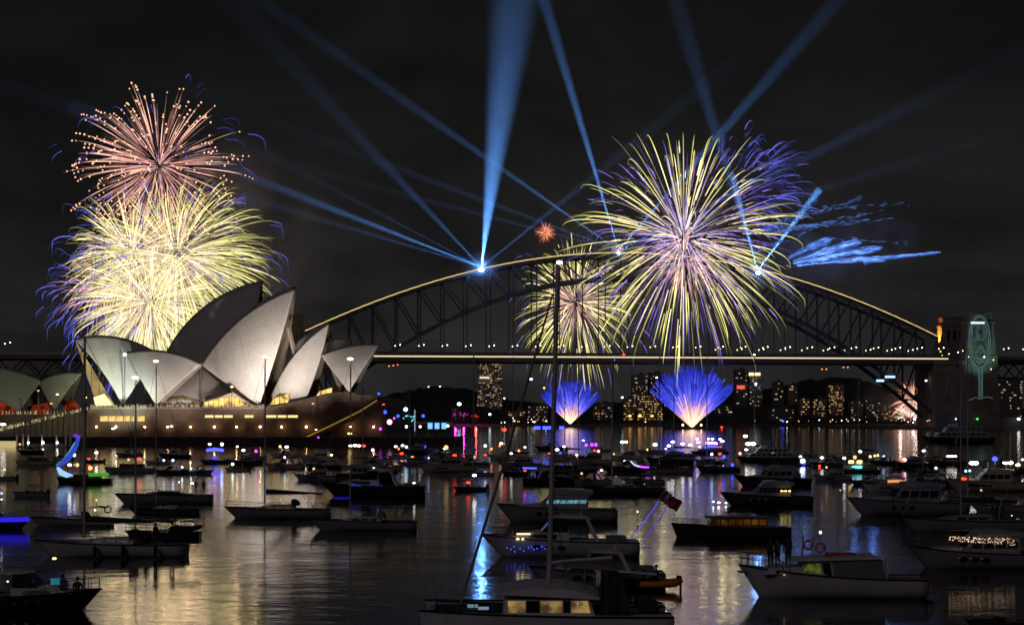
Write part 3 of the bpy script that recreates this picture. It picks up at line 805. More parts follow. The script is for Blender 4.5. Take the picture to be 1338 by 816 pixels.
# ================================================================== FAR SHORE
house_m = [mat('dark_render_a', (0.16, 0.15, 0.14), 0.9), mat('dark_render_b', (0.24, 0.18, 0.13), 0.9), mat('dark_render_c', (0.10, 0.10, 0.11), 0.9)]
WIN = [glow('window_warm', (1.0, 0.66, 0.26), 0.7, False), glow('window_yellow', (1.0, 0.76, 0.36), 0.5, False), glow('window_white', (0.9, 0.92, 0.95), 0.55, False), glow('window_amber', (1.0, 0.45, 0.12), 0.6, False), glow('window_dim', (0.7, 0.5, 0.28), 0.2, False)]
def block(x0, x1, ytop, ybase, D, nc, nr, dens, label, mi=0, wcol=(0, 0, 1, 1, 2, 4), roof=True, group='apartment blocks on the far shore'):
    q = random.Random(int(x0 * 13 + ytop * 7))
    if nr < 20: nc, nr, dens = round(nc * 1.35), round(nr * 1.3), dens * .72
    cx = (x0 + x1) / 2; p = at(cx, HZ, D); wd = (x1 - x0) / ppm(D); zt = H + (HZ - ytop) / ppm(D); zb = H + (HZ - ybase) / ppm(D)
    t = thing('apartment_block', label, 'apartment block', (p.x, D + 8, max(0, zb)), 0, group)
    h = zt - max(0, zb)
    b = MB(); b.box((0, 0, h / 2), (wd, 16, h)); wl = b.build('wall', house_m[mi], t, world=False)
    b = MB(); b.box((0, 0, h + 0.3), (wd + 0.8, 16.8, 0.6)); b.box((wd * 0.15, 2, h + 1.9), (wd * 0.3, 5, 2.6)); b.build('roof', house_m[2], t, world=False)
    cw = wd / nc; rh = h / nr
    for c in range(nc):
        for r_ in range(nr):
            if q.random() < dens:
                m = WIN[q.choice(wcol)]
                s = (cw * q.choice((0.25, 0.35, 0.5, 0.7, 0.9)), 0.2, rh * q.choice((0.28, 0.36, 0.45)))
                unit_box('window', m, wl, (-wd / 2 + min(max(cw * (c + 0.5 + q.uniform(-.3, .3)), s[0] * .55), wd - s[0] * .55), -8.06, rh * (r_ + 0.5)), s)
    return t
block(623, 656, 472, 541, 1880, 10, 26, 0.62, 'tall slab tower speckled with lit windows, alone left of the mast', 1, (0, 1, 1, 4, 4, 4, 2, 4))
block(826, 846, 490, 545, 1900, 6, 15, 0.45, 'tower with bright yellow windows between the two water fountains', 0, (0, 1, 1, 2))
block(848, 866, 487, 545, 1910, 5, 15, 0.16, 'dark tower touching the left edge of the larger blue fountain', 2)
block(868, 886, 500, 545, 1915, 4, 12, 0.45, 'lit block behind the left half of the larger blue fountain', 2, (2, 2, 0))
block(898, 926, 492, 545, 1925, 6, 14, 0.35, 'lit block behind the right half of the larger blue fountain', 2, (2, 2, 0))
block(815, 829, 521, 549, 1800, 4, 6, 0.6, 'low block with golden windows, leftmost of its row by the fountain', 1, (0, 0, 3))
block(833, 866, 516, 549, 1795, 10, 8, 0.6, 'broad golden lit block just left of the larger fountain', 1, (0, 0, 1, 3))
block(775, 800, 527, 549, 1800, 7, 5, 0.25, 'low dim block right of the small fountain', 2, (3, 4, 1))
block(961, 977, 483, 546, 1850, 4, 16, 0.40, 'tall tower with a red sign right of the larger fountain', 2)
block(979, 996, 487, 546, 1860, 4, 15, 0.38, 'tall tower with a bright crown of lights behind two thin masts', 0, (0, 1, 4))
block(1011, 1024, 499, 530, 1850, 4, 7, 0.3, 'small block high on the hill, second right of the twin towers', 2, (1, 0))
block(1031, 1042, 503, 535, 1845, 3, 7, 0.35, 'narrow hill block with warm windows left of the wide golden one', 1, (0, 3))
block(1046, 1058, 520, 549, 1800, 3, 7, 0.5, 'low waterside block with a red window', 1, (0, 3, 1))
block(1063, 1080, 521, 550, 1790, 5, 8, 0.55, 'golden waterside block left of the pinkish lit tower', 0, (0, 0, 1))
block(1083, 1103, 503, 550, 1795, 6, 14, 0.55, 'stepped tower thick with warm and pink windows at the waterside', 1, (0, 1, 3, 0))
block(1112, 1128, 524, 550, 1780, 4, 6, 0.4, 'low block with pale windows right of the pinkish tower', 2, (1, 2, 4))
block(1130, 1150, 519, 549, 1790, 5, 8, 0.4, 'block with bluish white top windows under the arch foot', 2, (2, 2, 1))
block(1152, 1172, 528, 550, 1770, 5, 6, 0.42, 'low block just left of the arch foot', 1, (0, 1, 2))
block(1176, 1196, 532, 551, 1760, 5, 5, 0.35, 'lowest block behind the arch foot', 0, (1, 2))
block(1006, 1038, 534, 550, 1780, 8, 4, 0.25, 'long low waterside block right of the twin towers', 2, (1, 2, 4))
block(690, 716, 530, 549, 1810, 9, 5, 0.45, 'low block with scattered lights left of the tall mast', 2, (0, 1, 2, 3))
block(664, 686, 537, 549, 1815, 7, 3, 0.5, 'lowest row of lit rooms right of the speckled slab tower', 1, (0, 1))
block(933, 957, 530, 549, 1810, 7, 5, 0.4, 'low block with pale green windows right of the fountain', 2, (2, 2, 1))
block(1304, 1336, 497, 552, 1700, 7, 12, 0.22, 'bluish block seen through the right approach span', 2, (3, 0, 1, 2))
tag(unit_box('rooftop_sign', glow('sign_red', (1.0, 0.16, 0.08), 0.9), None, at(968, 505.5, 1848), (9, .4, 4)), 'red lit sign near the top of a dark tower', 'sign')
tag(unit_box('crown_light', glow('crown_warm', (1.0, 0.8, 0.45), 1.6), None, at(986, 488.5, 1857), (13, .4, 3.4)), 'bright warm light bar crowning the tower behind the masts', 'lamp')
tag(unit_box('lit_balcony', glow('crown_white', (1.0, 0.88, 0.7), 0.9), None, at(633, 493, 1878), (11, .4, 2.2)), 'brightest long window band high on the slab tower', 'window band')
tag(unit_box('rooftop_sign', lampmat('bluewhite'), None, at(987, 501.5, 1847), (3.0, .4, 3)), 'small blue white sign on the tower behind the masts', 'sign')
# quayside lamps
q = random.Random(3)
for i in range(46):
    x = q.choice((q.uniform(655, 720), q.uniform(800, 960), q.uniform(960, 1225), q.uniform(960, 1225)))
    D = 1745 if x < 1060 else (1745 - (min(x, 1200) - 1060) / 140 * 400)
    k = q.choice(('white', 'warm', 'warm', 'yellow', 'cool', 'amber', 'dimwarm'))
    tag(lamp_ball('quay_lamp', k, None, at(x, q.uniform(546, 552), D - 2), 0.55 * D / 1500 * q.uniform(.7, 1.3)), 'tiny lamp in the broken row along the far quay', 'lamp', 'tiny lamps along the far quay')
for x, y, D, k, r_, lb in ((600, 527.5, 1740, 'cool', 2.6, 'brilliant white floodlight over the magenta trees'), (1195, 547, 1345, 'white', 1.3, 'bright white quay lamp left of the pylon foot, left of two'), (1225, 547, 1335, 'white', 1.4, 'bright white quay lamp directly under the abutment'), (1277, 547, 1318, 'green', 1.2, 'greenish quay lamp under the near pylon'), (1331, 547, 1318, 'white', 1.5, 'bright white quay lamp at the right edge'), (1249, 547, 1318, 'white', .6, 'small quay lamp right of the abutment'), (640, 541, 1738, 'cool', 1.6, 'greenish white lit statue on the far shore under the slab tower'), (694, 495, 1735, 'bluewhite', 1.9, 'blue white lamp hanging in the dark left of the tall mast'), (711, 506.5, 1735, 'yellow', 1.3, 'small yellow lamp just left of the tall mast'), (659, 520, 1735, 'white', .9, 'small lamp right of the slab tower'), (813, 519, 1735, 'cool', 1.4, 'pale cyan lamp left of the golden tower'), (858, 493, 1735, 'cool', 1.2, 'white lamp on the tip of the dark tower'),
    (560, 505, 1740, 'dimwarm', 1.5, 'small pale lamp on the dark hill, left of a row'), (575, 504.5, 1740, 'white', .8, 'short row of pale lamps on the dark hill'), (823, 543, 1735, 'amber', 2.1, 'amber quay light, leftmost of three'), (836, 543, 1735, 'amber', 2.4, 'amber quay light, middle of three'), (852, 543, 1735, 'amber', 2.1, 'amber quay light, rightmost of three'), (943, 557.5, 1420, 'red', 1.2, 'red lamp right of the larger fountain barge'), (1023, 550, 1700, 'blue', 1.6, 'blue lamp on the far quay right of the twin towers'), (1210, 497, 1345, 'white', 1.0, 'pale lamp glimpsed in the truss beside the abutment')):
    tag(lamp_ball('quay_light', k, None, at(x, y, D), r_, (1.3, 1, 1)), lb, 'lamp')
mag = mat('leaves_under_magenta', (0.10, 0.07, 0.09), 0.9)
for x, yt, w_, m, lb in ((595, 533, 15, None, 'tree glowing magenta on the far shore'), (606, 537, 13, None, 'tree glowing magenta, right of the larger one'), (622, 538, 14, None, 'low tree glowing red by the shore')):
    t = tree(x, 549, yt, w_, 1742, lb, fairy='red' if x > 610 else 'magenta', group='lit trees on the far shore')
    l = bpy.data.lights.new('tree_uplight', 'POINT'); l.energy = 3.5e3; l.color = (1, 0.05, 0.75) if x < 610 else (1, .08, .08); l.shadow_soft_size = 1
    o = bpy.data.objects.new('tree_uplight', l); COL.objects.link(o); o.location = at(x, 545, 1733)
for i in range(16):
    x = q.uniform(990, 1225)
    tree(x, 550, q.uniform(536, 543), q.uniform(10, 18), 1735 if x < 1060 else 1735 - (min(x, 1200) - 1060) / 140 * 385, 'dark round tree in the belt along the far quay', m=mat('dark_leaves', (0.035, 0.05, 0.03), 0.95))
b = MB(); b.outline([(1225, 561), (1225, 543), (1260, 541), (1262, 545), (1345, 545), (1345, 561)], 1324, 40)
tag(b.build('quay_building', house_m[2]), 'long dark low building at the foot of the pylons', 'building')

# ================================================================== SEARCHLIGHT BEAMS
haze_m = bpy.data.materials.new('beam_haze'); haze_m.cycles.volume_step_rate = 0.35; haze_m.use_nodes = True
t_ = haze_m.node_tree; t_.nodes.clear()
o_ = t_.nodes.new('ShaderNodeOutputMaterial'); s_ = t_.nodes.new('ShaderNodeVolumeScatter')
s_.inputs['Color'].default_value = (0.9, 0.95, 1.0, 1); 
c_ = t_.nodes.new('ShaderNodeTexCoord'); l_ = t_.nodes.new('ShaderNodeVectorMath'); l_.operation = 'LENGTH'; t_.links.new(c_.outputs['Object'], l_.inputs[0])
k_ = t_.nodes.new('ShaderNodeMapRange'); k_.interpolation_type = 'SMOOTHSTEP'   # haze sits only inside each beam, thinned along it to fade the light
k_.inputs[1].default_value = 20; k_.inputs[2].default_value = 420; k_.inputs[3].default_value = 0.0034; k_.inputs[4].default_value = 0.0004
t_.links.new(l_.outputs['Value'], k_.inputs[0]); t_.links.new(k_.outputs[0], s_.inputs['Density'])
t_.links.new(s_.outputs[0], o_.inputs['Volume'])
def cloud_mat(name, dens, radius, scale, lo=0.40, hi=0.75, aniso=0.0, step=1.0):
    m = bpy.data.materials.new(name); m.use_nodes = True; t = m.node_tree; t.nodes.clear()
    o = t.nodes.new('ShaderNodeOutputMaterial'); s = t.nodes.new('ShaderNodeVolumeScatter'); s.inputs['Anisotropy'].default_value = aniso
    c = t.nodes.new('ShaderNodeTexCoord'); n = t.nodes.new('ShaderNodeTexNoise'); n.inputs['Scale'].default_value = scale; n.inputs['Detail'].default_value = 5; n.inputs['Distortion'].default_value = 0.4
    t.links.new(c.outputs['Object'], n.inputs['Vector'])
    g = t.nodes.new('ShaderNodeTexGradient'); g.gradient_type = 'QUADRATIC_SPHERE'
    mp = t.nodes.new('ShaderNodeMapping'); mp.inputs['Scale'].default_value = tuple(1 / r for r in radius); t.links.new(c.outputs['Object'], mp.inputs[0]); t.links.new(mp.outputs[0], g.inputs[0])
    r = t.nodes.new('ShaderNodeMapRange'); r.inputs[1].default_value = lo; r.inputs[2].default_value = hi; r.inputs[3].default_value = 0; r.inputs[4].default_value = dens
    t.links.new(n.outputs[0], r.inputs[0])
    k = t.nodes.new('ShaderNodeMath'); k.operation = 'MULTIPLY'; t.links.new(r.outputs[0], k.inputs[0]); t.links.new(g.outputs['Fac'], k.inputs[1])
    t.links.new(k.outputs[0], s.inputs['Density']); t.links.new(s.outputs[0], o.inputs['Volume']); m.cycles.volume_step_rate = step
    return m
glare_m = cloud_mat('lamp_glare', 0.011, (20, 20, 20), 0.3, lo=-1.0, hi=0.2, step=0.5)  # added ball of scatter imitating the glare round each searchlight
def smoke(px, py, D, rx, ry, rz, dens, scale, label, **kw):
    """a drifting bank of firework smoke"""
    r = (rx * D / F, rz, ry * D / F)
    b = MB(); b.ball((0, 0, 0), 1.0, None, 24, 14, r)
    o = b.build('smoke', cloud_mat('drifting_smoke', dens, r, scale, **kw), None, smooth=True); o.location = at(px, py, D)
    return tag(o, label, kind='stuff')
def burst_light(px, py, D, P, col, spread=72, n=14):
    """point lamps added through a burst for its light on smoke and water"""
    g = random.Random(int(px + py))
    for i in range(n):
        l = bpy.data.lights.new('burst_fill', 'POINT'); l.energy = P * 0.010 / n; l.color = col; l.shadow_soft_size = 1.5
        o = bpy.data.objects.new('burst_fill', l); COL.objects.link(o); o.location = at(px + g.uniform(-1, 1) * spread, py + g.uniform(-1, 1) * spread * .7, D + g.uniform(-20, 20))
S1 = at(629, 349, 1284); S2 = at(808, 327, 1288); S3 = at(990, 353, 1296)
BEAMS = [  # source, target pixel, target distance, half angle, power, length, label
 (S1, (672, 0), 1330, 6.2, 1.9e7, 300, 'broad bright blue searchlight beam rising almost straight up from the arch'),
 (S1, (350, 240), 1240, 1.5, 3.4e7, 330, 'bright blue beam from the left searchlight slanting down to the far left'),
 (S1, (470, 180), 1330, 2.5, 0.5e7, 420, 'faint blue beam leaning up left beside the broad upright one'),
 (S1, (795, 215), 1330, 1.8, 0.6e7, 300, 'faint beam leaning right from the left searchlight'),
 (S1, (380, 275), 1250, 1.3, 0.9e7, 380, 'faint low beam just under the bright left slanting one'),
 (S1, (470, 265), 1300, 1.1, 0.6e7, 320, 'faintest short beam above the low left ones'),
 (S2, (705, -20), 1320, 1.75, 4.6e7, 330, 'strong narrow blue beam from the arch crest leaning up left'),
 (S2, (325, -10), 1250, 1.3, 2.8e7, 520, 'long blue beam crossing the sky from the crest to the top left'),
 (S2, (330, 150), 1250, 1.3, 0.8e7, 640, 'faint long beam below the one that crosses the sky'),
 (S2, (340, 205), 1230, 1.0, 0.8e7, 640, 'faintest lower beam running left from the crest'),
 (S2, (1095, 0), 1340, 2.0, 2.4e7, 380, 'blue beam rising up right behind the large gold burst'),
 (S2, (1345, 62), 1400, 1.6, 1.8e7, 520, 'dim beam reaching to the right edge of the sky'),
 (S2, (1345, 165), 1400, 1.3, 1.1e7, 520, 'faint low beam reaching to the right edge'),
 (S3, (880, -10), 1360, 2.6, 0.9e7, 420, 'pale beam leaning up left from the right searchlight'),
 (S3, (1052, 272), 1300, 2.8, 5.0e7, 82, 'short bright pale blue beam leaning right'),
 (S3, (964, 255), 1300, 2.6, 3.2e7, 78, 'short bright pale blue beam leaning slightly left'),
]
for i, (S, tp, TD, ha, P, L, lb) in enumerate(BEAMS):
    T = at(tp[0], tp[1], TD); d = (T - S).normalized()
    b = MB(); n = 6
    pts = [S + d * (1.5 + (L - 1.5) * k / n) for k in range(n + 1)]
    b.tube(pts, [max(0.25, (p - S).length * math.tan(R(ha))) for p in pts], 20)
    b.v = [(x - S.x, y - S.y, z - S.z) for x, y, z in b.v]
    o = b.build('light_beam', haze_m, None, smooth=False); o.location = S
    tag(o, lb, 'light beam', 'blue searchlight beams over the bridge')
    l = bpy.data.lights.new('searchlight_bulb', 'SPOT'); l.energy = P; l.color = (0.13, 0.38, 1.0)
    l.spot_size = R(2 * ha * 0.98); l.spot_blend = 1.0; l.shadow_soft_size = 0.05
    o = bpy.data.objects.new('searchlight_bulb', l); COL.objects.link(o); o.location = S; o.rotation_euler = d.to_track_quat('-Z', 'Y').to_euler()
for S, r_, lb in ((S1, 2.3, 'cluster of blue white searchlights on the left shoulder of the arch'), (S2, 1.1, 'searchlights on the crest of the arch'), (S3, 1.9, 'cluster of blue white searchlights on the right shoulder of the arch')):
    t = thing('searchlight', lb, 'searchlight', S - Vector((0, 0, 5.0)), 0, 'searchlights on the arch')
    b = MB(); b.box((0, 0, -0.2), (7, 3, 0.4)); b.beam((-2.5, 0, 0), (-2.5, 0, 2.4), 0.3); b.beam((2.5, 0, 0), (2.5, 0, 2.4), 0.3); b.build('stand', steel, t, world=False)
    b = MB(); b.tube([(0, 1.2, 2.2), (0, -1.0, 3.0)], [1.2, 1.5], 10); b.build('housing', steel_d, t, world=False)
    lamp_ball('lens', 'searchlight', t, (0, -1.6, 3.0), r_ * 1.2)
    b = MB(); b.ball((0, 0, 0), 20.0, None, 16, 10); o = tag(b.build('glare_ball', glare_m, t, world=False, smooth=True), kind='stuff'); o.location = (0, 0, 4)

# ================================================================== FIREWORKS
def lerp3(a, b, u): return tuple(a[i] * (1 - u) + b[i] * u for i in range(3))
def rdir(q, up=0.0):
    while True:
        v = Vector((q.uniform(-1, 1), q.uniform(-1, 1), q.uniform(-1, 1)))
        if 0.05 < v.length < 1:
            return v.normalized()
def spray(b, q, c, Rr, n, cols, s0=(0.05, 0.3), s1=(0.8, 1.0), drop=0.12, rad=0.55, seg=8, squash=(1, 1, 1), tips=None, wind=Vector((0, 0, 0)), dirf=None, gain=1.0, taper=0.35):
    """burning stars flung out from c: long thin arcs that sag and burn out; cols run from inner to outer end"""
    for i in range(n):
        d = dirf(q) if dirf else rdir(q)
        a0 = q.uniform(*s0); a1 = q.uniform(*s1); k = q.uniform(0.80, 1.12); hv = q.random(); g = gain * (0.5 + 2.0 * hv ** 1.6); rad_ = rad * (0.34 + 0.5 * hv ** 1.3)
        pts = []; cl = []; rr = []
        for j in range(seg + 1):
            s = a0 + (a1 - a0) * j / seg
            e_ = 1 - (1 - min(s, 1.15)) ** 1.5 if s < 1 else 1.0
            p = c + Vector((d.x * squash[0], d.y * squash[1], d.z * squash[2])) * (Rr * k * e_) + wind * (s * s * Rr) - Vector((0, 0, drop * Rr * s * s * s))
            pts.append(p); u = j / seg
            x = u * (len(cols) - 1); ii = min(int(x), len(cols) - 2)
            cc = lerp3(cols[ii], cols[ii + 1], x - ii); fl = q.uniform(.6, 1.3) * (1 if u < .75 else 1 - (u - .75) * 2.6); cl.append(tuple(v * g * fl for v in cc))
            rr.append(rad_ * (0.55 + 0.45 * math.sin(min(1, u * 2.2) * 1.57)) * (1 - 0.72 * u))
        b.tube(pts, rr, 4, cl, cap=False)
        if tips:
            for w_ in range(q.choice((0, 1, 1, 2, 3))):
                s = a1 + 0.03 + 0.07 * w_; p = c + Vector((d.x * squash[0], d.y * squash[1], d.z * squash[2])) * (Rr * k * (a1 and (1 - (1 - min(s, 1.0)) ** 1.5) + max(0, s - 1.0) * .8)) - Vector((0, 0, drop * Rr * s ** 3))
                tips.ball(p, rad * q.uniform(1.1, 1.9), (1.7, 0.85, 0.52), 6, 4)
GOLD = [(0.95, 0.70, 0.50), (0.98, 0.86, 0.34), (0.84, 0.80, 0.22), (0.55, 0.56, 0.13)]
CREAM = [(0.95, 0.70, 0.52), (1.02, 0.86, 0.44), (0.92, 0.80, 0.32), (0.62, 0.56, 0.2)]
PEACH = [(0.50, 0.20, 0.18), (0.85, 0.42, 0.33), (0.98, 0.54, 0.42), (0.75, 0.32, 0.20)]
BLUE = [(0.10, 0.09, 0.55), (0.09, 0.09, 0.50), (0.06, 0.07, 0.36), (0.03, 0.04, 0.22)]
PINK = [(0.60, 0.36, 0.34), (0.58, 0.30, 0.32), (0.42, 0.18, 0.26), (0.22, 0.09, 0.20)]
VIOLET = [(0.22, 0.13, 0.5), (0.16, 0.10, 0.46), (0.08, 0.07, 0.3), (0.05, 0.05, 0.22)]
SM = spark_mat()
def burst(name, label, px, py, D, group='firework bursts over the harbour'):
    c = at(px, py, D); return thing(name, label, 'firework', c, 0, group), c
def part(t, name, fn):
    b = MB(); fn(b); return tag(b.build(name, SM, t, recalc=False), kind='stuff')
q = random.Random(11)
# upper left: peach burst with beaded tips
DL = 1080; k = DL / F
t, c = burst('firework_burst', 'peach orange firework burst with beaded tips, highest at the left', 208, 216, DL)
tips = MB(); b = MB(); spray(b, q, c, 122 * k, 330, PEACH, (0.08, 0.40), (0.50, 0.86), 0.10, 0.36, tips=tips, squash=(1, 1, .92)); tag(b.build('peach_spark_spray', SM, t, recalc=False), kind='stuff')
tag(tips.build('beaded_tip_spray', SM, t, recalc=False), kind='stuff')
part(t, 'blue_spark_spray', lambda b: spray(b, q, c, 142 * k, 70, BLUE, (0.55, 0.8), (0.92, 1.12), 0.24, 0.40, gain=.6))
part(t, 'pink_core_spray', lambda b: spray(b, q, c, 32 * k, 50, PINK, (0.1, .3), (.7, 1), 0.1, 0.4))
# lower left: pile of cream gold bursts
for px, py, rad, n, cols, lb in ((172, 330, 92, 520, CREAM, 'cream gold burst at the left of the low left pile'), (232, 335, 118, 640, GOLD, 'widest gold burst of the low left pile, reaching right'),
                                 (196, 395, 98, 1000, CREAM, 'densest cream white burst low behind the left shells'), (130, 375, 62, 130, PINK, 'small pinkish burst at the left edge of the pile')):
    t, c = burst('firework_burst', lb, px, py, DL + q.uniform(-20, 20))
    part(t, 'gold_spark_spray' if cols is not PINK else 'pink_spark_spray', lambda b: spray(b, q, c, rad * k, n, cols, (0.05, 0.62), (0.66, 1.10), 0.18, 0.37, gain=1.0, wind=Vector((.12 if rad > 100 else 0, 0, 0))))
    part(t, 'blue_spark_spray', lambda b: spray(b, q, c, rad * 1.22 * k, 110, BLUE, (0.5, 0.85), (0.95, 1.25), 0.18, 0.42, gain=1.1))
    part(t, 'pink_core_spray', lambda b: spray(b, q, c, rad * 0.5 * k, 60, PINK, (0.1, .4), (.7, 1), 0.12, 0.42))
# right: large gold burst in front of the arch, with violet and blue fringe
DR = 1195; k = DR / F
t, c = burst('firework_burst', 'largest green gold burst in front of the right half of the arch', 894, 312, DR)
part(t, 'gold_spark_spray', lambda b: spray(b, q, c, 160 * k, 340, GOLD, (0.10, 0.62), (0.55, 1.10), 0.15, 0.50, squash=(1.0, 1, 1.04)))
part(t, 'pink_core_spray', lambda b: spray(b, q, c + Vector((0, 0, -28 * k)), 62 * k, 150, PINK, (0.05, .4), (.6, 1), 0.12, 0.45))
part(t, 'pale_core_spray', lambda b: spray(b, q, c, 78 * k, 170, [(.7, .6, .8), (.55, .42, .75), (.3, .22, .6), (.12, .1, .35)], (0.02, .4), (.6, 1), 0.12, 0.45))
part(t, 'violet_spark_spray', lambda b: spray(b, q, c, 150 * k, 240, VIOLET, (0.3, 0.75), (0.8, 1.12), 0.13, 0.5, gain=1.3))
t, c = burst('firework_burst', 'violet blue burst trailing off to the upper right of the large gold one', 950, 270, DR + 60)
part(t, 'violet_spark_spray', lambda b: spray(b, q, c, 118 * k, 130, BLUE, (0.45, 0.8), (0.9, 1.15), 0.22, 0.45, wind=Vector((0.12, 0, 0.12)), dirf=lambda q: Vector((q.uniform(-.2, 1), q.uniform(-1, 1), q.uniform(0, 1))).normalized()))
# centre: gold burst behind the arch
DC = 1420; k = DC / F
t, c = burst('firework_burst', 'gold burst seen through the arch trusses behind the tall mast', 752, 395, DC)
part(t, 'gold_spark_spray', lambda b: spray(b, q, c, 96 * k, 330, GOLD, (0.12, 0.6), (0.62, 1.07), 0.18, 0.48, squash=(0.86, 1, 1.02)))
part(t, 'pink_core_spray', lambda b: spray(b, q, c, 52 * k, 130, PINK, (0.05, .4), (.6, 1), 0.10, 0.5))
part(t, 'blue_spark_spray', lambda b: spray(b, q, c, 104 * k, 70, VIOLET, (0.55, 0.8), (0.92, 1.1), 0.25, 0.5))
t, c = burst('firework_burst', 'tiny round coral burst above the arch left of the crest', 713, 304, DC)
part(t, 'coral_spark_spray', lambda b: spray(b, q, c, 15 * k, 110, [(0.9, .35, .2), (.5, .13, .07), (.3, .06, .04)], (0.05, .3), (.7, 1), 0.05, 0.42))
t, c = burst('firework_burst', 'tiny pink burst just over the arch crest', 808, 325, DC)
part(t, 'pink_spark_spray', lambda b: spray(b, q, c, 8 * k, 50, [(0.9, .35, .3), (.5, .13, .12), (.3, .06, .06)], (0.05, .3), (.7, 1), 0.05, 0.4))
# distant burst under the right end of the deck
D2 = 1690; k = D2 / F
t, c = burst('firework_burst', 'distant pinkish white burst under the right end of the deck', 1192, 522, D2)
part(t, 'pink_spark_spray', lambda b: spray(b, q, c, 31 * k, 170, [(.9, .55, .4), (.8, .3, .2), (.5, .14, .1)], (0.05, .4), (.6, 1.05), 0.15, .6))
t, c = burst('firework_burst', 'distant white low burst left of the distant pinkish one', 1190, 546, D2)
part(t, 'white_spark_spray', lambda b: spray(b, q, c, 25 * k, 90, [(.9, .75, .6), (.7, .5, .4), (.35, .2, .16)], (0.05, .4), (.6, 1.05), 0.1, 0.6, dirf=lambda q: Vector((q.uniform(-1, 1), q.uniform(-.5, .5), q.uniform(0.0, 1))).normalized()))

# fountains rising from barges
def fountain(px, pybase, D, hpx, wpx, n, label, blabel):
    kk = D / F; c = at(px, pybase, D); q = random.Random(int(px))
    t = thing('fountain_firework', label, 'firework', c, 0, 'blue fan shaped fountains on barges')
    def fan(b, cols, frac0, frac1, nn, rad, spread=1.0, gain=1, big=False):
        for i in range(nn):
            a = q.uniform(-1, 1) * spread; y = q.uniform(-0.35, 0.35)
            top = Vector((math.sin(a * R(46)) * 1.0, y, math.cos(a * R(46)))); L = hpx * kk * q.uniform(0.70, 1.06) * (1.0 if abs(a) < .7 else .93)
            pts = []; cl = []; rr = []
            f1 = frac1 * q.uniform(.85, 1.0); f0 = frac0 * q.uniform(0.8, 1.2)
            g = gain * q.uniform(.45, 1.2)
            for j in range(7):
                u = j / 6; s = f0 + (f1 - f0) * u
                pts.append(c + top * (L * s) - Vector((0, 0, 0.05 * L * s * s)))
                x = u * (len(cols) - 1); ii = min(int(x), len(cols) - 2)
                cl.append(tuple(v * g for v in lerp3(cols[ii], cols[ii + 1], x - ii))); rr.append(rad * (0.5 + 0.6 * s))
            b.tube(pts, rr, 4, cl, cap=False)
    part(t, 'blue_spark_spray', lambda b: fan(b, [(0.35, 0.30, 1.4), (0.12, 0.13, 1.2), (0.05, 0.07, 0.85), (0.02, 0.03, 0.4)], 0.44, 1.0, int(n * 1.4), 0.66))
    part(t, 'peach_spark_spray', lambda b: fan(b, [(2.4, 1.8, 1.1), (1.9, 1.2, 0.8), (1.3, 0.66, 0.66), (0.5, 0.26, 0.75)], 0.01, 0.54, int(n * 1.0), 0.66))
    part(t, 'pale_spark_spray', lambda b: fan(b, [(1.4, 1.0, 1.0), (0.7, 0.6, 1.4), (0.25, 0.28, 1.3), (0.1, 0.12, 0.8)], 0.1, 0.97, int(n * .22), 0.34))
    burst_light(px, pybase - 12, D - 3, 0.8e5, (1.0, .72, .55), 6, 3)
    bt = thing('firework_barge', blabel, 'barge', (c.x, c.y, 0), 0, 'barges under the fountains')
    w_ = wpx * kk
    b = MB(); b.prism([(-w_ / 2, -5, 0), (w_ / 2, -5, 0), (w_ / 2, -5, 1.6), (-w_ / 2 - 1, -5, 1.6)], [(-w_ / 2, 5, 0), (w_ / 2, 5, 0), (w_ / 2, 5, 1.6), (-w_ / 2 - 1, 5, 1.6)]); b.build('hull', steel_d, bt, world=False)
    b = MB()
    for i in range(7): b.tube([(-6 + i * 2, 0, 1.6), (-6 + i * 2.2, 0, 2.6)], 0.3, 6)
    b.build('mortar_rack', steel, bt, world=False)
    for x in (-12, 12): 
        b = MB(); b.box((x * kk, 0, 2.2), (3, 3, 1.2)); b.build('crate', steel_d, bt, world=False)
        if hpx > 70: lamp_ball('flame', 'warm', bt, (x * kk, -1, 3.2), 1.2, (1, 1, 1.6))
    return t
fountain(904, 558.5, 1375, 84, 70, 300, 'larger blue fan of sparks with peach base, rising from a barge', 'long dark barge below the larger blue fountain')
fountain(745, 553.5, 1600, 61, 42, 190, 'smaller blue fan of sparks with peach base beside the tall mast', 'dark barge below the smaller blue fountain')

# blue smoke trails streaming right: searchlight colour put in as their own glow
cm = bpy.data.materials.new('glowing_blue_smoke'); cm.use_nodes = True
t_ = cm.node_tree; t_.nodes.clear(); o_ = t_.nodes.new('ShaderNodeOutputMaterial')
v_ = t_.nodes.new('ShaderNodeEmission'); n_ = t_.nodes.new('ShaderNodeTexNoise'); c_ = t_.nodes.new('ShaderNodeTexCoord')
g_ = t_.nodes.new('ShaderNodeMapping'); g_.inputs['Scale'].default_value = (0.22, 1, 1); t_.links.new(c_.outputs['Object'], g_.inputs[0])
n_.inputs['Scale'].default_value = 0.75; n_.inputs['Detail'].default_value = 4; t_.links.new(g_.outputs[0], n_.inputs['Vector'])
r_ = t_.nodes.new('ShaderNodeMapRange'); r_.inputs[1].default_value = 0.38; r_.inputs[2].default_value = 0.72; r_.inputs[3].default_value = 0.004; r_.inputs[4].default_value = 0.22
t_.links.new(n_.outputs[0], r_.inputs[0]); t_.links.new(r_.outputs[0], v_.inputs[1]); v_.inputs[0].default_value = (0.09, 0.25, 1.0, 1)
t_.links.new(v_.outputs[0], o_.inputs['Volume'])
cm.cycles.volume_step_rate = 0.25
t, c = burst('smoke_plume', 'bright blue smoke trails given their own glow, right of the large gold burst', 1040, 345, 1215, None)
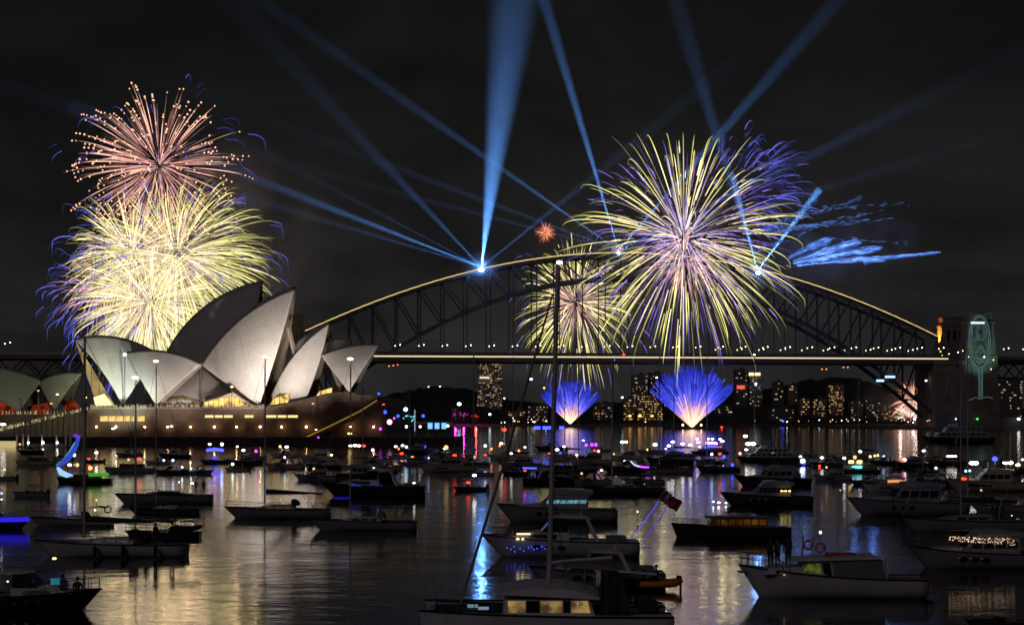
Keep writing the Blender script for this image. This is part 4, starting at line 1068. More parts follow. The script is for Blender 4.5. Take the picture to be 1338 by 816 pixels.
for px0, py0, px1, py1, w0, w1 in ((1036, 341, 1124, 316, 0.8, 2.6), (1038, 343, 1150, 325, 0.8, 2.8), (1040, 346, 1152, 338, 0.8, 1.9), (1128, 342, 1224, 332, 1.8, 0.7), (1030, 337, 1086, 313, 1.0, 3.0)):
    b = MB(); n = 12
    pts = [at(px0 + (px1 - px0) * i / n, py0 + (py1 - py0) * i / n - 2.0 * math.sin(i / n * 3), 1215) for i in range(n + 1)]
    b.tube(pts, [1.35 * (w0 + (w1 - w0) * min(1, i / n * 1.1)) * (.45 + .55 * math.sin(min(1, (n - i) / 3) * math.pi / 2)) * q.uniform(.85, 1.15) for i in range(n + 1)], 10); b.build('smoke_trail', cm, t, smooth=True)
def smoke_streaks(b):
    for x0, y0, x1, y1, w, nn, gn in ((1034, 342, 1124, 316, 5.0, 110, 1.0), (1036, 344, 1150, 325, 5.5, 150, 1.2), (1040, 347, 1154, 338, 4.0, 120, 1.2), (1110, 342, 1226, 331, 2.2, 80, .9), (1028, 338, 1088, 312, 5.0, 90, .6)):
        for i in range(nn):
            u0 = q.random() ** 1.1 * .9; u1 = min(1.03, u0 + q.uniform(.05, .25)); off = q.gauss(0, .5) * w
            g = 2.4 * gn * q.random() ** 2.2 + .06 * (1 - .5 * u0)
            pts = []
            for j in range(4):
                u = u0 + (u1 - u0) * j / 3; sp = (.35 + .65 * u)
                pts.append(at(x0 + (x1 - x0) * u, y0 + (y1 - y0) * u + off * sp - 2.0 * math.sin(u * 3) + q.uniform(-.25, .25), 1215 + off))
            b.tube(pts, [.06, .24, .22, .05], 4, [(.17 * g, .36 * g, 1.15 * g)] * 4, cap=False)
part(t, 'blue_streak_spray', smoke_streaks)
def smoke_flecks(b):
    for (x0, y0, x1, y1, nn) in ((1000, 300, 1070, 262, 60), (1000, 298, 1130, 258, 70), (1010, 305, 1155, 275, 60), (1000, 300, 1165, 285, 50), (1005, 302, 1128, 288, 70), (1090, 312, 1185, 318, 26), (1040, 275, 1195, 266, 30), (980, 330, 1060, 300, 40)):
        for i in range(nn):
            u = q.random() ** 1.25; w_ = q.gauss(0, 1.5)
            s = 0.75 * q.uniform(.15, 1.1) * (1 - .55 * u)
            p = at(x0 + (x1 - x0) * u, y0 + (y1 - y0) * u + w_, 1215); d = (at(x1, y1, 1215) - at(x0, y0, 1215)).normalized() * q.uniform(.8, 3.6)
            b.tube([p - d, p + Vector((0, 0, q.uniform(-.3, .3))), p + d], [.08, q.uniform(.15, .4), .06], 4, [(0.16 * s, 0.34 * s, 1.0 * s)] * 3, cap=False)
part(t, 'blue_fleck_spray', smoke_flecks)

# smoke drifting behind the bursts and added point lamps for the light thrown on it
burst_light(208, 225, 1075, 2.2e6, (1.0, .50, .30)); burst_light(205, 370, 1080, 3.4e6, (1.0, .58, .30)); burst_light(260, 335, 1075, 2.0e6, (1.0, .62, .32))
burst_light(893, 340, 1192, 2.8e6, (1.0, .84, .42)); burst_light(752, 400, 1418, 1.2e6, (1.0, .80, .5), 45); burst_light(1090, 328, 1213, 3.0e6, (.10, .28, 1.0)); burst_light(950, 280, 1255, 0.8e6, (.25, .3, 1.0))  # the blue group by the smoke trails is added with no burst there
smoke(275, 325, 1190, 205, 185, 66, 0.14, 0.011, 'grey smoke drifting behind the left bursts')
smoke(905, 330, 1485, 330, 190, 50, 0.16, 0.010, 'faint smoke drifting behind the arch and its bursts')
burst_light(1192, 525, 1660, 1.0e6, (1.0, .6, .55), 20, 4); smoke(1180, 515, 1712, 85, 48, 26, 0.10, 0.012, 'pinkish smoke around the distant bursts under the deck')
smoke(1100, 318, 1260, 150, 70, 34, 0.07, 0.03, 'blue lit smoke around the glowing smoke trails', lo=0.46)

# ================================================================== BOATS
white_gel = mat('white_gelcoat', (0.62, 0.60, 0.62), 0.55, var=0.15, scale=0.6, spec=0.35)
cream_gel = mat('cream_gelcoat', (0.55, 0.48, 0.38), 0.4, var=0.15, scale=0.6)
grey_gel = mat('grey_gelcoat', (0.30, 0.30, 0.33), 0.4, var=0.15, scale=0.6)
dark_gel = mat('navy_gelcoat', (0.06, 0.062, 0.08), 0.35, var=0.2, scale=0.6)
black_gel = mat('black_gelcoat', (0.035, 0.034, 0.038), 0.35, var=0.2)
wood = mat('varnished_wood', (0.28, 0.13, 0.05), 0.4, var=0.4, scale=3)
teak = mat('weathered_teak', (0.25, 0.19, 0.13), 0.8, var=0.3, scale=3)
glass_d = mat('tinted_boat_glass', (0.012, 0.014, 0.018), 0.08, var=0.1)
canvas_d = mat('dark_canvas', (0.03, 0.032, 0.04), 0.95, var=0.3, scale=4)
canvas_b = mat('blue_canvas', (0.03, 0.05, 0.16), 0.95, var=0.3, scale=4)
canvas_g = mat('grey_canvas', (0.20, 0.19, 0.20), 0.95, var=0.2, scale=4)
chrome = mat('stainless_rail', (0.55, 0.55, 0.56), 0.25, metal=1.0, var=0.05)
alloy = mat('anodised_mast', (0.60, 0.54, 0.60), 0.5, metal=0.3, var=0.1)
rubber = mat('black_rubber', (0.015, 0.015, 0.016), 0.8)
orange_m = mat('orange_rubber', (0.75, 0.22, 0.03), 0.6, var=0.2)
red_m = mat('red_plastic', (0.60, 0.07, 0.04), 0.5, var=0.2)
cloth_d = mat('dark_clothing', (0.03, 0.03, 0.038), 0.95, var=0.3, scale=6)
cloth_m = mat('mid_clothing', (0.10, 0.11, 0.16), 0.95, var=0.3, scale=6)
skin_m = mat('skin', (0.36, 0.21, 0.15), 0.6, var=0.1)
hair_m = mat('dark_hair', (0.02, 0.015, 0.012), 0.7)
HULLS = {'white': white_gel, 'cream': cream_gel, 'grey': grey_gel, 'navy': dark_gel, 'black': black_gel}
boot_r = mat('antifoul_stripe', (0.10, 0.02, 0.02), 0.7)

class Hull:
    """lofted boat hull: x forward, y to port, z up from the waterline"""
    def __init__(self, L, B, fb, fs, rake=0.10, draft=0.35, stern=0.86, full=0.45, ns=14):
        self.L, self.B, self.fb, self.fs, self.rake, self.draft, self.stern, self.full, self.ns = L, B, fb, fs, rake, draft, stern, full, ns
    def half(self, u):
        b = self.stern + (1 - self.stern) * min(1, u / 0.35)
        if u > self.full: b *= max(0.0, 1 - ((u - self.full) / (1 - self.full)) ** 2.3)
        return self.B / 2 * b
    def sheer(self, u): return self.fs + (self.fb - self.fs) * u ** 1.9
    def xs(self, u, v=1.0): return -self.L / 2 + u * self.L - self.rake * self.L * (1 - v) * u ** 3
    def at_x(self, x): return min(1, max(0, (x + self.L / 2) / self.L))
    def build(self, root, m, deck_m, rail=True):
        ns = self.ns; lv = [0.0, 0.28, 0.5, 0.75, 1.0]; fl = [0.12, 0.70, 0.86, 0.95, 1.0]
        b = MB(); vs = []; fs = []
        for i in range(ns + 1):
            u = i / ns; h = self.half(u) if i < ns else 0.012 * self.B; zs = self.sheer(u)
            for side in (1, -1):
                for v, k in zip(lv, fl):
                    kk = k * (1 - 0.45 * (1 - v) * u ** 2)
                    vs.append((self.xs(u, v), side * h * kk, -self.draft + (zs + self.draft) * v))
        nl = len(lv)
        for i in range(ns):
            for s in (0, 1):
                for j in range(nl - 1):
                    a = i * 2 * nl + s * nl + j
                    f = (a, a + 2 * nl, a + 2 * nl + 1, a + 1)
                    fs.append(f if s else f[::-1])
            a = i * 2 * nl; fs.append((a, a + nl, a + 3 * nl, a + 2 * nl))
        fs.append(tuple(range(nl)) + tuple(range(nl, 2 * nl))[::-1])
        e0 = ns * 2 * nl; fs.append((tuple(range(e0, e0 + nl)) + tuple(range(e0 + nl, e0 + 2 * nl))[::-1])[::-1])
        b.add(vs, fs); hl = b.build('hull', m, root, smooth=False, world=False)
        for p in hl.data.polygons: p.use_smooth = len(p.vertices) == 4
        b = MB(); vs = []; fs = []
        for i in range(ns + 1):
            u = i / ns; h = max(0.01, self.half(u) - 0.05) if i < ns else 0.01; z = self.sheer(u) - 0.07
            vs += [(self.xs(u) - (0.06 if i == ns else 0), h, z), (self.xs(u) - (0.06 if i == ns else 0), 0, z + 0.05), (self.xs(u) - (0.06 if i == ns else 0), -h, z)]
        for i in range(ns):
            a = i * 3; fs += [(a, a + 1, a + 4, a + 3), (a + 1, a + 2, a + 5, a + 4)]
        b.add(vs, fs); b.build('deck', deck_m, root, world=False)
        if rail:
            b = MB()
            for side in (1, -1): b.tube([(self.xs(i / ns), side * (self.half(i / ns) + 0.01 if i < ns else 0.02), self.sheer(i / ns)) for i in range(ns + 1)], 0.05, 5)
            b.build('rub_rail', rubber, root, world=False)
        return hl
    def bow_rail(self, root, u0=0.55, h=0.65, r=0.022):
        b = MB(); n = 7
        for side in (1, -1):
            top = []
            for i in range(n + 1):
                u = u0 + (0.985 - u0) * i / n; y = side * max(0.05, self.half(u) - 0.1); z = self.sheer(u)
                hh = h * min(1, 0.35 + i * 0.4); top.append((self.xs(u), y, z + hh))
                b.tube([(self.xs(u), y, z - 0.07), (self.xs(u), y, z + hh)], r, 5)
            b.tube(top, r, 5); b.tube([(x, y, z - h * 0.45) for x, y, z in top[1:]], r * 0.7, 5)
        b.build('bow_rail', chrome, root, world=False)

def side_profile(name, pts, wb, wt, m, root, bevel=0.06):
    """superstructure: side outline (x, z) given its width, tapering towards the top"""
    zs = [p[1] for p in pts]; z0, z1 = min(zs), max(zs)
    def w(z): return (wb + (wt - wb) * (z - z0) / max(1e-6, z1 - z0)) / 2
    b = MB(); b.prism([(x, -w(z), z) for x, z in pts], [(x, w(z), z) for x, z in pts])
    return b.build(name, m, root, world=False, bevel=bevel), w
def side_panes(name, polys, w, m, root, out=0.02, th=0.03):
    """panes on both flanks, each its own part"""
    for pts in polys:
        for s in (-1, 1):
            b = MB(); b.prism([(x, s * (w(z) + out), z) for x, z in pts], [(x, s * (w(z) + out - th), z) for x, z in pts])
            b.build(name, m, root, world=False)
def winrow(x0, x1, z0, z1, n, gap=0.18, rake=0.0):
    r_ = []; st = (x1 - x0) / n
    for i in range(n):
        a = x0 + st * i + st * gap / 2; c = x0 + st * (i + 1) - st * gap / 2
        r_.append([(a, z0), (c, z0), (c - rake, z1), (a - rake, z1)])
    return r_
def rod(name, pts, r, m, root, sides=6):
    b = MB(); b.tube(pts, r, sides); return b.build(name, m, root, world=False)

def sail_rig(root, h, zb, x, L, hull, r=0.09, boom=True, cover=canvas_d, lamp=None, spread=2, stay=0.02, furl=False):
    b = MB(); b.tube([(x, 0, zb), (x - h * 0.004, 0, zb + h)], [r, r * 0.75], 8)
    b.build('mast', alloy, root, world=False)
    for k in range(spread):
        z = zb + h * (k + 1) / (spread + 1); rod('spreader', [(x, -hull.B * 0.3 * (1 - .25 * k), z), (x - .1, 0, z + .03), (x, hull.B * 0.3 * (1 - .25 * k), z)], r * 0.35, alloy, root, 5)
    for s in (-1, 1):
        rod('shroud', [(x, s * hull.half(hull.at_x(x)) * 0.92, hull.sheer(hull.at_x(x))), (x, s * hull.B * 0.3, zb + h / (spread + 1)), (x, s * 0.04, zb + h * 0.96)], stay, chrome, root, 4)
    rod('forestay', [(hull.xs(0.985), 0, hull.sheer(0.985)), (x + 0.05, 0, zb + h * 0.97)], stay * (4.0 if furl else 1.2), alloy if furl else chrome, root, 6)
    rod('backstay', [(hull.xs(0.01), 0, hull.sheer(0.0)), (x - 0.05, 0, zb + h)], stay, chrome, root, 4)
    if boom:
        bl = min(h * 0.34, x + L / 2 - 0.6); z = zb + 1.15
        rod('boom', [(x, 0, z), (x - bl, 0, z + 0.05)], r * 0.65, alloy, root)
        b = MB(); b.tube([(x - 0.15, 0, z + .32), (x - bl * .2, 0, z + 0.30), (x - bl * .6, 0, z + 0.2), (x - bl * .97, 0, z + .12)], [.26, .25, .19, .09], 8); b.build('sail_cover', cover, root, smooth=True, world=False)
    if lamp: lamp_ball('masthead_lamp', lamp, root, (x, 0, zb + h + 0.12), 0.26, (1.9, 1.9, 0.8))

def boat_yacht_sail(root, L, o):
    B = L * 0.29; hu = Hull(L, B, L * 0.105, L * 0.08, rake=0.13, stern=0.72, full=0.42)
    hm = HULLS[o.get('hull', 'white')]; hu.build(root, hm, teak)
    z0 = hu.sheer(0.5) - 0.08
    c, w = side_profile('cabin', [(-L * .17, z0), (L * .24, z0 + .02), (L * .14, z0 + L * .032), (-L * .02, z0 + L * .045), (-L * .17, z0 + L * .047)], B * .58, B * .46, o.get('cabm', white_gel), root)
    side_panes('cabin_window', winrow(-L * .14, L * .10, z0 + L * .013, z0 + L * .030, 3), w, o.get('win', glass_d), c)
    # cockpit dodger and bimini
    if o.get('bimini', True):
        b = MB(); n = 6
        for zz, x0, x1, h in ((z0 + L * .04, -L * .21, -L * .14, L * .055),):
            arc = [(x0 + (x1 - x0) * (1 - math.cos(math.pi / 2 * i / n)), zz + h * math.sin(math.pi / 2 * i / n)) for i in range(n + 1)]
            b.prism([(L * -.14, -B * .3, zz)] + [(x, -B * .28, z) for x, z in arc[::-1]][::-1], [(L * -.14, B * .3, zz)] + [(x, B * .28, z) for x, z in arc[::-1]][::-1])
        b.build('dodger', o.get('canvas', canvas_d), root, world=False)
        b = MB(); zt = z0 + L * .145
        b.prism([(-L * .42, -B * .36, zt - .05), (-L * .33, -B * .36, zt + .06), (-L * .24, -B * .36, zt - .03), (-L * .24, -B * .36, zt + .03), (-L * .33, -B * .36, zt + .13), (-L * .42, -B * .36, zt + .02)],
                [(-L * .42, B * .36, zt - .05), (-L * .33, B * .36, zt + .06), (-L * .24, B * .36, zt - .03), (-L * .24, B * .36, zt + .03), (-L * .33, B * .36, zt + .13), (-L * .42, B * .36, zt + .02)])
        bm = b.build('bimini', o.get('canvas', canvas_d), root, world=False)
        for s in (-1, 1):
            b = MB()
            for x in (-.41, -.25): b.tube([(L * -.33, s * B * .36, hu.sheer(.1)), (L * x, s * B * .36, zt)], .025, 5)
            b.build('bimini_frame', chrome, bm, world=False)
    if o.get('fenders'):
        for x in o['fenders']:
            b = MB(); b.tube([(x * L, B / 2 + .10, 0.95), (x * L, B / 2 + .14, .85), (x * L, B / 2 + .14, .3), (x * L, B / 2 + .1, .2)], [.06, .15, .15, .06], 8); b.build('fender', rubber, root, smooth=True, world=False)
            b = MB(); b.tube([(x * L, -B / 2 - .10, 0.95), (x * L, -B / 2 - .14, .85), (x * L, -B / 2 - .14, .3), (x * L, -B / 2 - .1, .2)], [.06, .15, .15, .06], 8); b.build('fender', rubber, root, smooth=True, world=False)
    hu.bow_rail(root, .30, .6)
    b = MB()
    for s in (-1, 1): b.tube([(hu.xs(0.02), s * hu.half(0) * .95, hu.sheer(0)), (hu.xs(0.02), s * hu.half(0) * .95, hu.sheer(0) + .65), (hu.xs(.16), s * hu.half(.16) * .96, hu.sheer(.16) + .65), (hu.xs(.16), s * hu.half(.16) * .96, hu.sheer(.16))], .022, 5)
    b.build('pushpit_rail', chrome, root, world=False)
    if o.get('mast'):
        sail_rig(root, o['mast'], z0 + L * .04, L * o.get('mastx', .06), L, hu, r=o.get('mr', .10), cover=o.get('cover', canvas_d), lamp=o.get('mastlamp'), stay=o.get('stay', .02), furl=o.get('furl', False))
    return hu, z0 + L * .05

def boat_cruiser(root, L, o):
    """sports cruiser: raked screen, hard top, open cockpit aft"""
    B = L * 0.30; hu = Hull(L, B, L * 0.14, L * 0.095, rake=0.16, stern=0.93, full=0.5)
    hu.build(root, HULLS[o.get('hull', 'white')], white_gel if o.get('hull') != 'black' else teak)
    z0 = hu.sheer(.6) - .12
    c, w = side_profile('cabin', [(-L * .06, z0 - .1), (L * .34, z0 + L * .02), (L * .20, z0 + L * .055), (L * .08, z0 + L * .065), (-L * .06, z0 + L * .06)], B * .74, B * .6, white_gel, root)
    z1 = z0 + L * .055
    t, w2 = side_profile('hard_top', [(-L * .20, z1 + L * .082), (-L * .16, z1 + L * .098), (0, z1 + L * .105), (L * .05, z1 + L * .092), (0.0, z1 + L * .088)], B * .66, B * .6, white_gel, root)
    s_, w3 = side_profile('windscreen', [(-L * .05, z1), (L * .12, z1), (L * .045, z1 + L * .085), (-L * .05, z1 + L * .085)], B * .64, B * .58, o.get('win', glass_d), root, .03)
    for s in (-1, 1):
        b = MB(); b.beam((-L * .24, s * B * .38, hu.sheer(.25)), (-L * .17, s * B * .31, z1 + L * .088), .12, .25)
        b.build('radar_arch_leg', white_gel, root, world=False)
    side_panes('cabin_window', [[(L * .02, z0 + L * .012), (L * .2, z0 + L * .025), (L * .17, z0 + L * .042), (L * .02, z0 + L * .042)]], w, glass_d, c)
    hull_ports(hu, root, o)
    b = MB(); b.box((-L * .36, 0, hu.sheer(.1) + .15), (L * .12, B * .7, .5)); b.build('aft_seat', canvas_g, root, world=False, bevel=.05)
    hu.bow_rail(root)
    rod('radar_mast', [(-L * .13, 0, z1 + L * .095), (-L * .15, 0, z1 + L * .16)], .05, white_gel, root)
    return hu, z1 + L * .10
def hull_ports(hu, root, o):
    for u in (.50, .58, .66):
        for s in (-1, 1):
            y = hu.half(u) * .965; z = hu.sheer(u) * .62
            b = MB(); b.ball((hu.xs(u, .7), s * y, z), .28, None, 8, 4, (1.3, .18, .5)); b.build('porthole', o.get('ports', glass_d), root, world=False)
def boat_flybridge(root, L, o):
    B = L * 0.31; hu = Hull(L, B, L * 0.15, L * 0.10, rake=0.15, stern=0.94, full=0.5)
    hu.build(root, HULLS[o.get('hull', 'white')], teak)
    z0 = hu.sheer(.5) - .15
    c, w = side_profile('saloon', [(-L * .26, z0 - .15), (L * .16, z0), (L * .06, z0 + L * .125), (-L * .30, z0 + L * .125), (-L * .26, z0 + L * .11)], B * .80, B * .72, HULLS[o.get('cab', 'white')], root)
    side_panes('saloon_window', winrow(-L * .24, L * .09, z0 + L * o.get('wz', (.045, .10))[0], z0 + L * o.get('wz', (.045, .10))[1], o.get('nw', 4), .14, L * .012), w, o.get('win', glass_d), c)
    f, w2 = side_profile('foredeck_cabin', [(L * .13, z0), (L * .36, z0 + L * .02), (L * .28, z0 + L * .045), (L * .12, z0 + L * .05)], B * .62, B * .5, white_gel, root)
    b = MB(); b.prism([(L * .165, -B * .3, z0 + .05), (L * .165, B * .3, z0 + .05), (L * .07, B * .3, z0 + L * .115), (L * .07, -B * .3, z0 + L * .115)], [(L * .15, -B * .3, z0 + .05), (L * .15, B * .3, z0 + .05), (L * .055, B * .3, z0 + L * .115), (L * .055, -B * .3, z0 + L * .115)]); b.build('windscreen', o.get('front', glass_d), root, world=False)
    z1 = z0 + L * .125
    fb, w3 = side_profile('flybridge', [(-L * .30, z1), (L * .05, z1), (L * .01, z1 + L * .045), (-L * .08, z1 + L * .05), (-L * .30, z1 + L * .03)], B * .76, B * .72, HULLS[o.get('cab', 'white')], root)
    if o.get('top', True):
        tp, w4 = side_profile('bimini_top', [(-L * .26, z1 + L * .122), (L * .0, z1 + L * .122), (-L * .02, z1 + L * .135), (-L * .24, z1 + L * .135)], B * .66, B * .6, o.get('canvas', canvas_d), root)
        for s in (-1, 1):
            for x in (-.24, -.02):
                b = MB(); b.tube([(L * x, s * B * .31, z1 + L * .03), (L * x, s * B * .31, z1 + L * .125)], .035, 5)
                b.build('bimini_post', chrome, tp, world=False)
    hull_ports(hu, root, o)
    hu.bow_rail(root, .45)
    rod('antenna', [(-L * .12, B * .2, z1 + L * .12), (-L * .14, B * .2, z1 + L * .26)], .025, white_gel, root)
    return hu, z1 + L * .14
def boat_launch(root, L, o):
    """low classic launch with a long windowed cabin"""
    B = L * 0.25; hu = Hull(L, B, L * .115, L * .08, rake=.06, stern=.8, full=.5)
    hu.build(root, HULLS[o.get('hull', 'navy')], wood)
    z0 = hu.sheer(.5) - .12
    c, w = side_profile('cabin', [(-L * .30, z0), (L * .20, z0), (L * .17, z0 + L * .085), (-L * .30, z0 + L * .085)], B * .74, B * .68, wood, root)
    side_panes('cabin_window', winrow(-L * .29, L * .16, z0 + L * .03, z0 + L * .075, o.get('nw', 6), .2), w, o.get('win', glass_d), c)
    r_, w2 = side_profile('roof', [(-L * .34, z0 + L * .086), (L * .22, z0 + L * .086), (L * .20, z0 + L * .098), (-L * .33, z0 + L * .098)], B * .82, B * .78, o.get('roof', white_gel), root)
    hu.bow_rail(root, .7, .5)
    rod('flagstaff', [(-L * .47, 0, hu.sheer(0)), (-L * .50, 0, hu.sheer(0) + L * .12)], .025, wood, root)
    return hu, z0 + L * .10
def boat_runabout(root, L, o):
    B = L * .36; hu = Hull(L, B, L * .13, L * .10, rake=.15, stern=.92, full=.4)
    hu.build(root, HULLS[o.get('hull', 'white')], teak)
    z0 = hu.sheer(.5) - .05
    s_, w = side_profile('windscreen', [(L * .0, z0), (L * .16, z0), (L * .06, z0 + L * .085), (L * .02, z0 + L * .085)], B * .7, B * .6, o.get('win', glass_d), root, .02)
    if o.get('top'):
        t_, w2 = side_profile('canopy', [(-L * .22, z0 + L * .20), (L * .06, z0 + L * .20), (L * .04, z0 + L * .22), (-L * .20, z0 + L * .22)], B * .7, B * .66, o.get('canvas', canvas_d), root)
        for s in (-1, 1):
            for x in (-.2, .04):
                b = MB(); b.tube([(L * x, s * B * .34, z0 - .1), (L * x, s * B * .34, z0 + L * .2)], .03, 5)
                b.build('canopy_post', chrome, t_, world=False)
    b = MB(); b.box((-L * .1, 0, z0), (L * .1, B * .6, .5)); b.box((-L * .3, 0, z0), (L * .1, B * .7, .5)); b.build('seat', canvas_g, root, world=False, bevel=.05)
    b = MB(); b.box((-L * .53, 0, z0 + .15), (.5, .45, .75)); b.box((-L * .54, 0, -.1), (.25, .2, .8)); b.build('outboard_motor', black_gel, root, world=False, bevel=.06)
    return hu, z0 + L * .1
def boat_ferry(root, L, o):
    B = L * .26; hu = Hull(L, B, L * .085, L * .07, rake=.08, stern=.9, full=.6)
    hu.build(root, HULLS[o.get('hull', 'navy')], steel_d)
    z0 = hu.sheer(.4)
    c, w = side_profile('lower_deck', [(-L * .42, z0), (L * .32, z0), (L * .28, z0 + L * .075), (-L * .42, z0 + L * .075)], B * .86, B * .82, HULLS[o.get('cab', 'grey')], root)
    side_panes('saloon_window', winrow(-L * .40, L * .27, z0 + L * .028, z0 + L * .06, o.get('nw', 8), .3), w, o.get('win', glass_d), c)
    z1 = z0 + L * .08
    u_, w2 = side_profile('upper_deck', [(-L * .34, z1), (L * .20, z1), (L * .15, z1 + L * .07), (-L * .34, z1 + L * .07)], B * .7, B * .66, HULLS[o.get('cab', 'grey')], root)
    side_panes('deck_window', winrow(-L * .32, L * .14, z1 + L * .025, z1 + L * .055, o.get('nw2', 6), .3), w2, o.get('win2', glass_d), u_)
    wh, w3 = side_profile('wheelhouse', [(L * .0, z1 + L * .072), (L * .13, z1 + L * .072), (L * .10, z1 + L * .115), (L * .0, z1 + L * .115)], B * .4, B * .36, white_gel, root)
    rod('mast_pole', [(-L * .05, 0, z1 + L * .07), (-L * .05, 0, z1 + L * .17)], .08, white_gel, root)
    hu.bow_rail(root, .75, .9, .03)
    return hu, z1 + L * .12
KINDS_ = {'sail': boat_yacht_sail, 'cruiser': boat_cruiser, 'flybridge': boat_flybridge, 'launch': boat_launch, 'runabout': boat_runabout, 'ferry': boat_ferry}
NAME_ = {'sail': 'sailing_yacht', 'cruiser': 'motor_cruiser', 'flybridge': 'flybridge_yacht', 'launch': 'wooden_launch', 'runabout': 'runabout', 'ferry': 'ferry'}
CAT_ = {'sail': 'sailboat', 'cruiser': 'motorboat', 'flybridge': 'motor yacht', 'launch': 'launch', 'runabout': 'small boat', 'ferry': 'ferry'}

def boat(kind, x0, x1, yw, label, lamps=(), bow=-1, yaw=0.0, strips=(), **o):
    """a boat whose waterline was seen at row yw between columns x0 and x1; bow -1 points left"""
    D = dist(yw); L = (x1 - x0) / ppm(D) / max(.6, math.cos(R(yaw)))
    p = at((x0 + x1) / 2, HZ, D); p.z = 0
    rz = R(180 + yaw) if bow < 0 else R(yaw)
    root = thing(NAME_[kind], label, CAT_[kind], p, rz, 'boats moored in the harbour')
    hu, ztop_ = KINDS_[kind](root, L, o)
    inv = Matrix.Rotation(-rz, 3, 'Z')
    side = -1 if bow > 0 else 1      # local y that faces the eye
    for l in lamps:
        px, py, key = l[:3]; r_ = l[3] if len(l) > 3 else 0.30
        wpt = at(px, py, D - hu.B * 0.15); q = inv @ (wpt - p)
        lb = lamp_ball('lamp', key, root, q, r_, (1.35, 1.35, .8) if key in ('white', 'warm', 'red') else (1, 1, 1))
        # the pole or bracket that carries it
        u = hu.at_x(q.x); zb = hu.sheer(u)
        if q.z > zb + .1: rod('lamp_pole', [(q.x, q.y, zb - .1), (q.x, q.y, q.z)], .03, chrome, root, 5)
    for s in strips:                 # glowing line of lights: pixel path, colour, radius
        pts = [inv @ (at(x, y, D - hu.B * 0.46) - p) for x, y in s[0]]
        b = MB(); b.tube(pts, s[2] if len(s) > 2 else .06, 5); b.build('light_strip', lampmat(s[1]) if s[1] in LAMP else s[1], root, world=False)
    return root, hu, D

wl_yellow = glow('cabin_light_yellow', (1.0, 0.66, 0.22), 0.9); wl_warm = glow('cabin_light_warm', (1.0, 0.55, 0.2), 0.30)
wl_cyan = warm_glass('cabin_light_cyan', (0.30, 0.80, 0.95), 0.55, 1.3); wl_dim = glow('cabin_light_dim', (0.8, 0.5, 0.2), 0.07)
wl_blue = glow('cabin_light_blue', (0.05, 0.06, 1.0), 1.6); wl_amber = warm_glass('cabin_light_amber', (1.0, 0.42, 0.06), 0.10, 0.9)
wl_green = warm_glass('cabin_light_green', (0.42, 0.62, 0.10), 0.22, 3.0)

# ---- far rows
boat('cruiser', 262, 299, 605, 'dark cruiser with its whole cabin lit deep blue', [(274, 580, 'warm', .45), (290, 580, 'cool', .55)], win=wl_blue, hull='navy', yaw=12, strips=[([(270, 588), (280, 586.5), (292, 588)], 'blue', .35)])
boat('flybridge', 296, 344, 607, 'dark flybridge boat with one purple lamp at its stern', [(318, 588, 'white', .45), (334.5, 589, 'magenta', .5), (310, 583, 'white', .3)], hull='navy', cab='grey')
boat('runabout', 293, 326, 615, 'small yellowish open boat with one pale cyan lamp', [(304, 606, 'cool', .4)], hull='cream', top=True)
boat('cruiser', 353, 390, 597, 'small cruiser with a pair of warm lamps against the seawall', [(366, 583, 'yellow', .5), (374.5, 583.5, 'white', .55)], yaw=10)
boat('flybridge', 390, 441, 602, 'sandy lit cruiser with a violet pennant lamp above it', [(416, 571, 'purple', .35), (433, 594, 'warm', .4), (414, 591, 'dimblue', .3)], hull='cream', cab='cream')
boat('cruiser', 470, 512, 604, 'white cruiser with a row of white lights and one red', [(487, 587.5, 'bluewhite', .5), (458, 582, 'white', .5), (464, 581.5, 'white', .55), (469, 582, 'white', .5), (475, 582, 'red', .6)], hull='white')
boat('runabout', 506, 532, 598, 'small dark boat with two red lamps one above the other', [(521, 586, 'orange', .4), (525, 592, 'red', .6), (517, 583, 'white', .45)], hull='cream')
boat('flybridge', 520, 566, 592, 'dark boat with blue white lights far against the seawall', [(526, 581.5, 'white', .5), (531, 583.5, 'bluewhite', .6), (540, 587, 'blue', .6), (549, 582, 'bluewhite', .4), (555, 583, 'blue', .6)], hull='navy', cab='grey')
boat('runabout', 529, 553, 600.5, 'small boat carrying one orange lamp low over the water', [(539, 596.5, 'orange', .55)], hull='black')
boat('flybridge', 545, 622, 616, 'long brownish cruiser with tiny yellow portholes', [(583, 584, 'dimwarm', .7), (594, 594.5, 'red', .5), (584, 606, 'yellow', .2), (589, 606, 'yellow', .2), (560, 598, 'bluewhite', .2)], hull='cream', cab='grey')
boat('cruiser', 592, 640, 609, 'brownish cruiser with dim red lamps right of the long one', [(606, 596, 'red', .3), (634, 594, 'red', .35), (620, 597, 'dimwarm', .5)], hull='cream')
boat('runabout', 592, 636, 641, 'low black boat with a glowing red lamp and white canopy light', [(612, 630, 'red', .34), (620, 620.5, 'white', .36)], bow=-1, hull='black', top=True)
boat('flybridge', 636, 684, 600, 'brown lit boat with orange and red lamps left of the mast', [(655, 579, 'white', .5), (653, 582, 'orange', .4), (642, 586, 'orange', .5), (678, 588.5, 'orange', .5), (686, 584, 'white', .35), (659, 561, 'red', .7), (634, 582, 'cool', .5)], hull='cream', cab='cream')
boat('cruiser', 683, 760, 632, 'black cruiser with a short blue light bar and a red lamp', [(686, 614.5, 'red', .28)], bow=1, hull='black', strips=[([(683, 611), (690, 611), (701, 611.5)], 'blue', .12)])
boat('launch', 700, 782, 622, 'long black launch with its bow pointing right', [], bow=1, hull='black', roof=canvas_d)
boat('runabout', 716, 742, 603, 'small boat with a white and a blue lamp beside the tall mast', [(728, 587, 'white', .55), (732, 591, 'blue', .4), (718, 592, 'red', .4), (737, 583, 'white', .4)], hull='grey', top=True)
